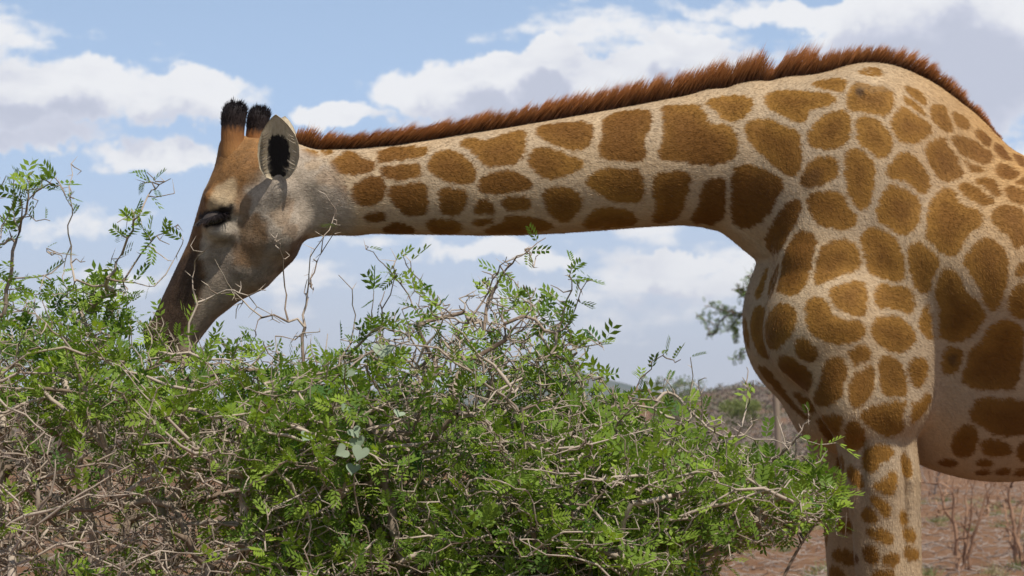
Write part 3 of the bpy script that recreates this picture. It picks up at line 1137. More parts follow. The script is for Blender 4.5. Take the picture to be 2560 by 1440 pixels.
# ---- ossicones
def ossicone(px0, py0, px1, py1, r0, r1, dy, tuft_label):
    y = GY + dy
    a, b_ = P(px0, py0, y), P(px1, py1, y)
    n = 15
    t = np.linspace(0, 1, n)
    lean_v = np.array((pxm(-6), 0, 0))
    path = a + (b_ - a) * t[:, None] + np.sin(t * math.pi)[:, None] * lean_v
    r = pxm(np.interp(t, [0, .12, .35, .6, .85, .95, 1.0], [r0 * .95, r0 * .98, r0 * .88, r1 * .95, r1 * 1.0, r1 * .8, r1 * .3]))
    v, f, _ = tubes([path], [r], 18)
    m, g, b, out = new_mat('ossicone_skin')
    co = g.node('ShaderNodeTexCoord').outputs['Object']
    k = g.attr('along')
    nz = g.noise(g.mapping(co, (150, 150, 50)), 1.0, 3, 0.6)
    c = g.ramp(g.math('ADD', k, g.math('MULTIPLY', g.math('SUBTRACT', nz, 0.5), 0.22)), [(0.0, (0.34, 0.165, 0.05)), (0.50, (0.26, 0.11, 0.035)), (0.63, (0.028, 0.016, 0.012)), (1.0, (0.012, 0.010, 0.012))])
    g.l.new(c, b.inputs['Base Color'])
    bump(g, b, nz, 0.6, 0.004)
    v = np.concatenate((v, path[-1:] + (b_ - a) * 0.01))
    faces = [tuple(q) for q in f] + [(len(v) - 1, (n - 1) * 18 + i, (n - 1) * 18 + (i + 1) % 18) for i in range(18)]
    o = mesh_obj('ossicone', v, faces, m, giraffe, attrs={'along': np.concatenate((np.repeat(t, 18), [1.0]))})
    # black hair round the tip
    M = 1500
    tt_ = RNG.uniform(.60, 1.0, M)
    ii = (tt_ * (n - 1)).astype(int)
    ang = RNG.uniform(0, 2 * math.pi, M)
    ax = (b_ - a) / np.linalg.norm(b_ - a)
    u_ = np.cross(ax, (0, 1, 0))
    u_ /= np.linalg.norm(u_)
    w_ = np.cross(ax, u_)
    rad = np.cos(ang)[:, None] * u_ + np.sin(ang)[:, None] * w_
    rr = np.interp(tt_, t, r)
    ro = a + (b_ - a) * tt_[:, None] + np.sin(tt_ * math.pi)[:, None] * lean_v + rad * (rr * .92)[:, None]
    dd = ax + rad * RNG.uniform(.25, .5, M)[:, None] + np.array((.25, 0, 0)) * (tt_ > .8)[:, None]
    dd /= np.linalg.norm(dd, axis=1, keepdims=True)
    hv, hf, ta, per = ribbons(ro, dd, RNG.uniform(.010, .021, M), .0022, RNG.normal(0, .12, (M, 3)), seg=2)
    tm = hair_mat('horn_hair', (0.012, 0.010, 0.012), (0.030, 0.022, 0.022)) if 'horn_hair' not in bpy.data.materials else bpy.data.materials['horn_hair']
    mesh_obj('hair_tuft', hv, hf, tm, o, attrs={'along': ta, 'lock': np.repeat(RNG.uniform(0, 1, M), per)})
    return o


ossicone(585, 412, 590, 258, 33, 31, -.045 + head_dy(583), 'near')
ossicone(642, 412, 651, 270, 31, 28, .055 + head_dy(640), 'far')


# ---- ears: curled leaf shells with a dark, hairy hollow
def ear(base, tip, wide, side, yaw):
    """base, tip world points; side = -1 for the ear on the camera side"""
    ax = tip - base
    L = np.linalg.norm(ax)
    ax = ax / L
    out_n = np.array((math.sin(yaw) * -0.35, side * 1.0, 0.0))       # the way the hollow faces
    out_n -= ax * (out_n @ ax)
    out_n /= np.linalg.norm(out_n)
    wid = np.cross(ax, out_n)
    nu, nv = 17, 22
    V, inner, hue = [], [], []
    T = np.linspace(0, 1, nv)
    prof = np.interp(T, [0, .06, .2, .38, .55, .72, .86, .95, 1.0], [.30, .62, .88, 1.0, .98, .80, .50, .24, .03])
    for layer in (0, 1):
        for j in range(nv):
            t = T[j]
            hw = wide * prof[j] * 0.5
            curl = np.interp(t, [0, .3, .7, 1.0], [1.5, 1.05, .75, .35])
            for i in range(nu):
                s = -1 + 2 * i / (nu - 1)
                a = s * curl
                cx = math.sin(a) / math.sin(min(curl, 1.45)) * hw
                cz = (1 - math.cos(a)) * hw * 0.75
                p = base + ax * (L * t) + wid * (cx + 0.10 * wide * math.sin(t * math.pi) * 0.6) + out_n * (cz - layer * 0.006 * (1 - 0.6 * abs(s)))
                V.append(p)
                inner.append(1.0 - layer)
                dark = (1 - layer) * max(0.0, 1 - (abs(s + .05) / 0.62) ** 3) * np.interp(t, [.0, .05, .2, .6, .78], [.3, .9, 1.0, .85, 0.0])
                hue.append(dark)
    F = []
    for layer in (0, 1):
        o = layer * nu * nv
        for j in range(nv - 1):
            for i in range(nu - 1):
                q = (o + j * nu + i, o + j * nu + i + 1, o + (j + 1) * nu + i + 1, o + (j + 1) * nu + i)
                F.append(q if layer == 0 else q[::-1])
    o2 = nu * nv
    rim = [j * nu for j in range(nv)] + [(nv - 1) * nu + i for i in range(1, nu)] + [j * nu + nu - 1 for j in range(nv - 2, -1, -1)]
    for a, b_ in zip(rim[:-1], rim[1:]):
        F.append((b_, a, a + o2, b_ + o2))
    m = bpy.data.materials.get('ear_skin')
    if m is None:
        m, g, b, out = new_mat('ear_skin')
        co = g.node('ShaderNodeTexCoord').outputs['Object']
        nz = g.noise(g.mapping(co, (170, 60, 60)), 1.0, 3, 0.6)
        dk = g.maprange(g.math('ADD', g.attr('hollow'), g.math('MULTIPLY', g.math('SUBTRACT', nz, 0.5), 0.9)), 0.35, 0.62)
        pale = g.mix(g.maprange(nz, 0.3, 0.7), (0.50, 0.42, 0.29), (0.40, 0.32, 0.215))
        c = g.mix(dk, pale, (0.016, 0.013, 0.013))
        g.l.new(c, b.inputs['Base Color'])
        bump(g, b, nz, 0.5, 0.004)
    o = mesh_obj('ear', V, F, m, giraffe, attrs={'hollow': hue})
    # pale hairs reaching across the hollow from its front edge
    M = 240
    ts = RNG.uniform(.12, .72, M)
    ii = np.clip((ts * (nv - 1)).astype(int), 0, nv - 1)
    VV = np.array(V)
    sidei = np.where(RNG.random(M) < .75, 1, nu - 2)
    ro = VV[ii * nu + sidei]
    ctr = VV[ii * nu + nu // 2]
    dd = (ctr - ro) * 1.0 + ax * 0.02 + out_n * RNG.uniform(.01, .03, M)[:, None] + RNG.normal(0, .006, (M, 3))
    dd /= np.linalg.norm(dd, axis=1, keepdims=True)
    hv, hf, ta, per = ribbons(ro, dd, RNG.uniform(.018, .038, M), .0016, np.tile(ax * .25, (M, 1)), seg=3)
    hm = bpy.data.materials.get('ear_hair') or hair_mat('ear_hair', (0.42, 0.35, 0.25), (0.5, 0.42, 0.32))
    eh = mesh_obj('ear_hair', hv, hf, hm, o, attrs={'along': ta, 'lock': np.repeat(RNG.uniform(.3, .8, M), per)})
    eh['kind'] = 'stuff'
    return o


ear(P(698, 446, GY - .112), P(689, 287, GY - .185), pxm(108, 7.85), -1, 0.5)
ear(P(700, 446, GY + .105), P(712, 292, GY + .21), pxm(108, 7.85), 1, 0.5)

# ---- eyes with heavy lids and lashes
def eye(s):
    dy = head_dy(538)
    c = P(537, 549, GY + dy + s * .098)
    bm = bmesh.new()
    bmesh.ops.create_uvsphere(bm, u_segments=24, v_segments=14, radius=0.029)
    bmesh.ops.scale(bm, vec=(1.3, .95, .82), verts=bm.verts)
    bmesh.ops.rotate(bm, matrix=Matrix.Rotation(math.radians(-20), 3, 'Y'), verts=bm.verts)
    me = bpy.data.meshes.new('eye')
    bm.to_mesh(me)
    bm.free()
    me.polygons.foreach_set('use_smooth', np.ones(len(me.polygons), bool))
    m = bpy.data.materials.get('eye_dark')
    if m is None:
        m = simple_mat('eye_dark', (0.012, 0.008, 0.007), rough=0.12, spec=0.5, var=0.2, scale=40, bump_s=0.0)
    me.materials.append(m)
    o = bpy.data.objects.new('eye', me)
    COL.objects.link(o)
    o.parent = giraffe
    o.location = c
    # upper lid: a drooping shell over the ball
    V, F = [], []
    na, nb = 18, 9
    for layer in (0, 1):
        R = 0.0305 + 0.003 * layer
        for j in range(nb):
            for i in range(na):
                th = math.radians(-100 + 200 * i / (na - 1))       # round the ball, left to right
                ph = math.radians(92 - (58 + 16 * math.cos(th)) * j / (nb - 1))
                d = np.array((math.sin(th) * math.cos(ph), s * math.cos(th) * math.cos(ph), math.sin(ph)))
                d = d * np.array((1.22, .97, .84))
                q = c + R * d
                cs, sn = math.cos(math.radians(-20)), math.sin(math.radians(-20))
                r_ = q - c
                q = c + np.array((r_[0] * cs + r_[2] * sn, r_[1], -r_[0] * sn + r_[2] * cs))
                V.append(q)
    for layer in (0, 1):
        k = layer * na * nb
        for j in range(nb - 1):
            for i in range(na - 1):
                F.append((k + j * na + i, k + j * na + i + 1, k + (j + 1) * na + i + 1, k + (j + 1) * na + i))
    for i in range(na - 1):
        a = (nb - 1) * na + i
        F.append((a, a + 1, a + 1 + na * nb, a + na * nb))
    lm = bpy.data.materials.get('eyelid_skin') or simple_mat('eyelid_skin', (0.055, 0.042, 0.035), 0.7, .3, .3, 120, .5, .002)
    lid = mesh_obj('eyelid', V, F, lm, giraffe)
    # lashes hang down and outwards from the lid edge
    VV = np.array(V)
    M = 420
    ts = RNG.uniform(.04, .96, M) * (na - 1)
    i0 = ts.astype(int)
    f_ = (ts - i0)[:, None]
    e0 = na * nb + (nb - 1) * na
    ro = VV[e0 + i0] * (1 - f_) + VV[np.minimum(e0 + i0 + 1, e0 + na - 1)] * f_
    dd = (ro - c) / 0.035 * 0.75 + np.array((-.10, s * .30, -.85)) + RNG.normal(0, .16, (M, 3))
    dd /= np.linalg.norm(dd, axis=1, keepdims=True)
    hv, hf, ta, per = ribbons(ro, dd, RNG.uniform(.020, .042, M), .0026, np.tile(np.array((0, s * .35, -.1)), (M, 1)), seg=3)
    hm = bpy.data.materials['horn_hair']
    mesh_obj('eyelashes', hv, hf, hm, lid, attrs={'along': ta, 'lock': np.repeat(RNG.uniform(0, 1, M), per)})


eye(-1)
eye(1)

# ---- hooves and tail tuft (below and behind the picture, but there from a step aside)
hoof_m = simple_mat('hoof_horn', (0.06, 0.045, 0.035), 0.5, .3, .3, 40, .3, .004)
for s in (-1, 1):
    for (px, sp) in ((2196 + (0 if s < 0 else -70), .165), (3192 + (0 if s < 0 else -70), .19)):
        c = P(px, 2600, GY + sp * s)
        V, F = [], []
        for j, (z, r) in enumerate(((0.0, .088), (0.05, .080), (0.10, .066), (0.13, .05))):
            for i in range(16):
                a = 2 * math.pi * i / 16
                V.append((c[0] - .01 - .02 * (1 - z * 6) + math.cos(a) * r * 1.15, c[1] + math.sin(a) * r * .85, z))
        for j in range(3):
            for i in range(16):
                F.append((j * 16 + i, j * 16 + (i + 1) % 16, (j + 1) * 16 + (i + 1) % 16, (j + 1) * 16 + i))
        F.append(tuple(range(15, -1, -1)))
        F.append(tuple(range(48, 64)))
        mesh_obj('hoof', V, F, hoof_m, giraffe)
M = 700
ro = P(3445, 1340, GY) + RNG.normal(0, .01, (M, 3))
dd = np.array((0, 0, -1.0)) + RNG.normal(0, .08, (M, 3))
hv, hf, ta, per = ribbons(ro, dd, RNG.uniform(.3, .75, M), .003, RNG.normal(0, .06, (M, 3)), seg=4)
mesh_obj('tail_tuft', hv, hf, bpy.data.materials['horn_hair'], giraffe, attrs={'along': ta, 'lock': np.repeat(RNG.uniform(0, 1, M), per)})


# ------------------------------------------------------------------ ground, hills
def grid_mesh(name, xs, ys, zf, mat):
    X, Y = np.meshgrid(xs, ys, indexing='ij')
    Zz = zf(X, Y)
    V = np.stack((X, Y, Zz), -1).reshape(-1, 3)
    n, m = len(xs), len(ys)
    i = np.arange(n - 1)[:, None] * m + np.arange(m - 1)[None]
    F = np.stack((i, i + m, i + m + 1, i + 1), -1).reshape(-1, 4)
    return mesh_obj(name, V, F, mat)


def ground_z(x, y):
    x, y = np.asarray(x, float), np.asarray(y, float)
    d = np.maximum(y, 0)
    z = 0.05 * fbm2(x, y, 3, 4, 0.35) * np.clip((d - 10) / 8, 0, 1)
    # the plain lifts to a low scrubby ridge beyond the trees
    rise = np.clip((d - 90) / 320, 0, 1)
    rise = rise * rise * (3 - 2 * rise)
    px = x / np.maximum(d, 1)
    lift = np.interp(px, [-0.3, 0.02, 0.075, 0.11, 0.2, 0.5], [2.0, 2.6, 5.4, 6.6, 8.0, 9.0])
    z = z + rise * (lift + 0.7 * fbm2(x, y, 5, 4, 0.02))
    return z


def ground_material():
    m, g, b, out = new_mat('red_earth')
    co = g.node('ShaderNodeTexCoord').outputs['Object']
    a = g.noise(co, 0.35, 5, 0.6)
    c = g.noise(co, 3.0, 6, 0.65)
    f = g.noise(co, 22.0, 4, 0.6)
    col = g.mix(g.maprange(a, 0.3, 0.7), (0.150, 0.074, 0.037), (0.200, 0.105, 0.054))
    col = g.mix(g.maprange(c, 0.45, 0.75), col, (0.26, 0.165, 0.105))
    col = g.mix(g.maprange(c, 0.42, 0.25), col, (0.085, 0.043, 0.027))
    # straw-coloured litter in specks
    col = g.mix(g.maprange(f, 0.60, 0.68), col, (0.40, 0.30, 0.21))
    far = g.node('ShaderNodeSeparateXYZ')
    g.l.new(co, far.inputs[0])
    scrub = g.noise(g.mapping(co, (1, .55, 1)), 0.12, 6, 0.7)
    sc = g.math('MULTIPLY', g.maprange(far.outputs[1], 60, 140), g.maprange(scrub, 0.46, 0.60))
    col = g.mix(g.math('MULTIPLY', sc, 0.75), col, (0.135, 0.125, 0.095))
    g.l.new(col, b.inputs['Base Color'])
    b.inputs['Roughness'].default_value = 0.95
    b.inputs['Specular IOR Level'].default_value = 0.1
    bump(g, b, g.math('ADD', g.math('MULTIPLY', c, 0.7), g.math('MULTIPLY', f, 0.3)), 1.0, 0.11)
    return m


ys = np.concatenate((np.linspace(-40, 14, 20), np.linspace(15, 60, 181), np.geomspace(61, 700, 140), np.geomspace(720, 5400, 20)))
xs = np.concatenate((-np.geomspace(4000, 26, 30), np.linspace(-25, 25, 140), np.geomspace(26, 4000, 30)))
xs = np.unique(np.concatenate((xs, np.linspace(25, 110, 60))))
ground = grid_mesh('ground', xs, ys, ground_z, ground_material())
tag(ground, 'bare reddish-brown earth under and behind the giraffe', None, kind='structure')


def mountain_material():
    m, g, b, out = new_mat('wooded_mountain')
    co = g.node('ShaderNodeTexCoord').outputs['Object']
    n = g.noise(co, 0.012, 6, 0.65)
    n2 = g.noise(co, 0.07, 4, 0.6)
    col = g.mix(g.maprange(n, 0.35, 0.65), (0.060, 0.075, 0.045), (0.15, 0.125, 0.09))
    col = g.mix(g.maprange(n2, 0.5, 0.65), col, (0.045, 0.06, 0.035))
    g.l.new(col, b.inputs['Base Color'])
    b.inputs['Roughness'].default_value = 1.0
    b.inputs['Specular IOR Level'].default_value = 0.0
    return m


MY = 4200.0
mx = np.linspace(-1500, 1500, 260)
my = np.linspace(MY - 500, MY + 900, 40)


def mountain_z(x, y):
    px = 1280 + x / MY / 0.4 * 2560
    top = np.interp(px, [-300, 200, 500, 800, 1080, 1250, 1345, 1390, 1430, 1480, 1560, 1640, 1720, 1800, 2000, 2400, 3000],
                    [1010, 985, 1000, 975, 985, 950, 915, 908, 915, 942, 958, 978, 996, 1004, 1012, 1010, 1016])
    h = (1040 - top) / 2560 * 0.4 * MY + 2
    t = np.clip((y - (MY - 500)) / 500, 0, 1)
    s = np.where(y < MY, t * t * (3 - 2 * t), 1 - 0.5 * np.clip((y - MY) / 900, 0, 1) ** 1.5)
    n = fbm2(x, y, 11, 5, 0.006)
    return h * s + n * 5 * s - 1.0 * (1 - s)


mountain = grid_mesh('mountain', mx, my, mountain_z, mountain_material())
tag(mountain, 'long blue-grey wooded mountain on the horizon', None, kind='structure')


# ------------------------------------------------------------------ woody plants
def zigzag(a, b, step, wig, sag=0.0):
    L = np.linalg.norm(b - a)
    n = max(2, int(L / step) + 1)
    t = np.linspace(0, 1, n + 1)
    p = a + (b - a) * t[:, None]
    off = RNG.normal(0, wig * L, 3)
    p += np.sin(t * math.pi)[:, None] * off
    k = RNG.normal(0, step * 0.20, (n + 1, 3))
    k[0] = 0
    p += k
    p[:, 2] -= sag * L * np.sin(t * math.pi)
    return p


class Plant:
    """a woody skeleton: every branch is a path that starts on an older node"""
    def __init__(self):
        self.nodes = np.zeros((140000, 3))
        self.par = np.full(140000, -1, int)
        self.n = 0
        self.paths = []
        self.flag = []
        self.bare = []

    def add_path(self, pts, parent=None, flag=0):
        idx = []
        start = 0
        if parent is not None:
            idx.append(parent)
            start = 1
        for q in pts[start:]:
            self.nodes[self.n] = q
            self.par[self.n] = idx[-1] if idx else -1
            idx.append(self.n)
            self.n += 1
        self.paths.append(idx)
        self.flag.append(flag)
        return idx

    def nearest(self, p, up=0.0):
        d = self.nodes[:self.n] - p
        q = (d * d).sum(1)
        if up:
            q = q + up * np.maximum(d[:, 2] + 0.02, 0) ** 2     # rather grow upwards from a lower node
        return int(q.argmin())

    def reach(self, p, step, wig, sag=0.0, up=2.0, flag=0):
        i = self.nearest(p, up)
        a = self.nodes[i].copy()
        if np.linalg.norm(p - a) < step * 0.8:
            return None
        return self.add_path(zigzag(a, p, step, wig, sag), i, flag)

    def radii(self, rmin, c, ex=0.45, rmax=0.05):
        cnt = np.zeros(self.n)
        has = np.zeros(self.n, bool)
        ch = self.par[:self.n]
        has[ch[ch >= 0]] = True
        cnt[~has] = 1
        for i in range(self.n - 1, -1, -1):
            if ch[i] >= 0:
                cnt[ch[i]] += cnt[i]
        self.cnt = cnt
        return np.clip(c * cnt ** ex, rmin, rmax)


def bark_material(name, pale, dark, rough=0.85):
    m, g, b, out = new_mat(name)
    co = g.node('ShaderNodeTexCoord').outputs['Object']
    k = g.attr('tone')
    n = g.noise(g.mapping(co, (1, 1, .5)), 90, 4, 0.6)
    c = g.mix(g.math('ADD', k, g.math('MULTIPLY', g.math('SUBTRACT', n, 0.5), 0.9), clamp=True), dark, pale)
    g.l.new(c, b.inputs['Base Color'])
    b.inputs['Roughness'].default_value = rough
    b.inputs['Specular IOR Level'].default_value = 0.2
    bump(g, b, n, 0.5, 0.002)
    return m


def leaf_material(name, young, old, trans=0.35):
    m = bpy.data.materials.new(name)
    m.use_nodes = True
    m.node_tree.nodes.clear()
    g = NT(m.node_tree)
    out = g.node('ShaderNodeOutputMaterial')
    k = g.attr('tone')
    ob = g.node('ShaderNodeObjectInfo')
    c = g.mix(k, old, young)
    b = g.node('ShaderNodeBsdfPrincipled')
    g.l.new(c, b.inputs['Base Color'])
    b.inputs['Roughness'].default_value = 0.6
    b.inputs['Specular IOR Level'].default_value = 0.2
    tr = g.node('ShaderNodeBsdfTranslucent')
    g.l.new(g.mix(1.0, c, (1.25, 1.35, 0.55), 'MULTIPLY'), tr.inputs[0])
    mx_ = g.node('ShaderNodeMixShader')
    mx_.inputs[0].default_value = trans
    g.l.new(b.outputs[0], mx_.inputs[1])
    g.l.new(tr.outputs[0], mx_.inputs[2])
    g.l.new(mx_.outputs[0], out.inputs[0])
    return m


def bipinnate(npairs, plen, pw):
    """a feathery acacia leaf along +x, length 1, flat in xy with a slight V"""
    V, F = [], []

    def quad(o, d, L, w, up):
        o, d = np.array(o, float), np.array(d, float)
        s = np.array((-d[1], d[0], 0))
        tipz = np.array((0, 0, up))
        b0 = len(V)
        V.extend([o, o + d * L * .45 + s * w * .5 + tipz * .5, o + d * L + tipz, o + d * L * .5 - s * w * .5 + tipz * .5])
        F.append((b0, b0 + 3, b0 + 2, b0 + 1))
    for i in range(npairs):
        x = 0.16 + 0.80 * i / max(1, npairs - 1)
        pl = plen * (0.75 + 0.5 * math.sin(math.pi * (i + .6) / (npairs + .4)))
        z = -0.10 * x * x
        for s in (-1, 1):
            a = math.radians(50 - 10 * i / npairs)
            quad((x, 0, z), (math.cos(a), s * math.sin(a), 0), pl, pw, 0.05)
    b0 = len(V)
    V.extend([np.array((0, .012, 0)), np.array((0, -.012, 0)), np.array((1.0, 0, -.1))])
    F.append((b0, b0 + 1, b0 + 2, b0 + 2))
    return np.array(V), np.array([f if f[2] != f[3] else (f[0], f[1], f[2], f[2]) for f in F])


def leaf_mesh_quads(npairs, plen, pw):
    v, f = bipinnate(npairs, plen, pw)
    tri = []
    for q in f:
        if q[2] == q[3]:
            tri.append(q[:3])
        else:
            tri.append((q[0], q[1], q[2]))
            tri.append((q[0], q[2], q[3]))
    return v, np.array(tri)


LEAVES = [leaf_mesh_quads(5, .42, .16), leaf_mesh_quads(4, .48, .20), leaf_mesh_quads(3, .55, .24), leaf_mesh_quads(4, .44, .22)]


def place(V, F, pos, ax, nr, size):
    """copies of a small mesh: ax, nr (N,3) orthonormalised here"""
    ax = ax / (np.linalg.norm(ax, axis=1, keepdims=True) + 1e-9)
    nr = nr - ax * (nr * ax).sum(1, keepdims=True)
    nr = nr / (np.linalg.norm(nr, axis=1, keepdims=True) + 1e-9)
    sd_ = np.cross(nr, ax)
    W = pos[:, None] + size[:, None, None] * (V[None, :, 0, None] * ax[:, None] + V[None, :, 1, None] * sd_[:, None] + V[None, :, 2, None] * nr[:, None])
    FF = F[None] + (np.arange(len(pos)) * len(V))[:, None, None]
    return W.reshape(-1, 3), FF.reshape(-1, F.shape[1])


BARK = bark_material('thorn_bark', (0.47, 0.385, 0.30), (0.16, 0.110, 0.075))
LEAF = leaf_material('acacia_leaf', (0.275, 0.375, 0.042), (0.045, 0.115, 0.020), 0.33)
_leaf_cache = {}


def leaf_data(kind):
    if kind not in _leaf_cache:
        v, f = LEAVES[kind % 4]
        o = mesh_obj('leaf', v, f, LEAF, attrs={'tone': np.full(len(v), 0.25 + 0.18 * (kind // 4))}, smooth=False)
        _leaf_cache[kind] = o.data
        bpy.data.objects.remove(o)
    return _leaf_cache[kind]


def finish_bush(root, pl, rmin, c, leaf_fn, leaf_size, thorns=0.35, n_leaf=90, n_branch=45, sides=5):
    r = pl.radii(rmin, c, .40, .017)
    tone = RNG.uniform(0.1, 1.0, len(pl.paths))
    for k, idx in enumerate(pl.paths):
        if pl.flag[k] == 2:
            r[idx[1:]] = np.maximum(r[idx[1:]], np.linspace(RNG.uniform(.0036, .0062), .0024, len(idx) - 1))
            tone[k] = RNG.uniform(.7, 1.0)
    order = sorted(range(len(pl.paths)), key=lambda k: -(r[pl.paths[k][0]] * len(pl.paths[k])))
    own = set(order[:n_branch])
    P_, R_, T_ = [], [], []
    for k, idx in enumerate(pl.paths):
        pts = pl.nodes[idx]
        rr = r[idx].copy()
        rr[0] = min(rr[0], rr[min(1, len(rr) - 1)] * 1.25)
        par = pl.par[idx[-1]]
        if pl.cnt[idx[-1]] <= 1:
            rr = rr * np.linspace(1, .55, len(rr))
        if k in own:
            v, f, _ = tubes([pts], [rr], 7)
            mesh_obj('branch', v, f, BARK, root, attrs={'tone': np.full(len(v), tone[k] * .8)})
        else:
            P_.append(pts)
            R_.append(rr)
            T_.append(tone[k])
    v, f, pid = tubes(P_, R_, sides)
    tw = [v], [f], [np.array(T_)[pid]]
    # thorns in pairs at the nodes of the thin wood
    thin = np.argwhere(r < rmin * 2.6).ravel()
    th = thin[RNG.random(len(thin)) < thorns]
    if len(th):
        pos = pl.nodes[th]
        d = RNG.normal(size=(len(th), 3))
        d[:, 2] += .3
        d /= np.linalg.norm(d, axis=1, keepdims=True)
        L = RNG.uniform(.014, .042, len(th))
        tp = [np.stack((a, a + q * l)) for a, q, l in zip(pos, d, L)]
        v2, f2, i2 = tubes(tp, [np.array((.0015, .0003))] * len(tp), 3)
        tw[1].append(f2 + len(v))
        tw[0].append(v2)
        tw[2].append(np.full(len(v2), 1.0))
    o = mesh_obj('twigs', np.concatenate(tw[0]), np.concatenate(tw[1]), BARK, root, attrs={'tone': np.concatenate(tw[2])})
    o['kind'] = 'stuff'
    # leaves in bundles at the nodes of the thin wood
    pos, ax, nr, size, tn = [], [], [], [], []
    lam = leaf_fn(pl.nodes[thin])
    lam[np.isin(thin, pl.bare)] *= .12
    want = RNG.poisson(lam)
    for i, n in zip(thin, want):
        p = pl.nodes[i]
        if n == 0:
            continue
        par = pl.par[i]
        t = p - pl.nodes[par] if par >= 0 else np.array((0, 0, 1.0))
        t = t / (np.linalg.norm(t) + 1e-9)
        young = RNG.uniform(0, 1)
        for _ in range(min(n, 5)):
            a = RNG.normal(0, .75, 3) + t * .5 + np.array((0, 0, .22))
            pos.append(p)
            ax.append(a)
            nr.append(np.array((0, -.15, 1.0)) + RNG.normal(0, .50, 3))
            size.append(leaf_size * RNG.uniform(.55, 1.25))
            tn.append(np.clip(young * .7 + RNG.uniform(0, .4), 0, 1))
    pos, ax, nr, size, tn = map(np.array, (pos, ax, nr, size, tn))
    kind = RNG.integers(0, 4, len(pos))
    # the leaves that show largest stand as leaves of their own
    near = np.argsort(pos[:, 1] - size * 8)[:n_leaf] if n_leaf else np.array([], int)
    solo = np.zeros(len(pos), bool)
    solo[near] = True
    VV, FF, TT = [], [], []
    base = 0
    for k in range(4):
        m = (kind == k) & ~solo
        v, f = place(*LEAVES[k], pos[m], ax[m], nr[m], size[m])
        VV.append(v)
        FF.append(f + base)
        TT.append(np.repeat(tn[m], len(LEAVES[k][0])))
        base += len(v)
    fo = mesh_obj('foliage', np.concatenate(VV), np.concatenate(FF), LEAF, root, attrs={'tone': np.concatenate(TT)}, smooth=False)
    fo['kind'] = 'stuff'
    for i in near:
        o = bpy.data.objects.new('leaf', leaf_data(int(kind[i]) + 4 * int(tn[i] * 3.99)))
        COL.objects.link(o)
        o.parent = root
        a = Vector(ax[i]).normalized()
        n_ = Vector(nr[i])
        n_ = (n_ - a * n_.dot(a)).normalized()
        s_ = n_.cross(a)
        M_ = Matrix((a, s_, n_)).transposed().to_4x4()
        o.matrix_local = Matrix.Translation(Vector(pos[i])) @ M_ @ Matrix.Scale(float(size[i]), 4)
    return len(pos)


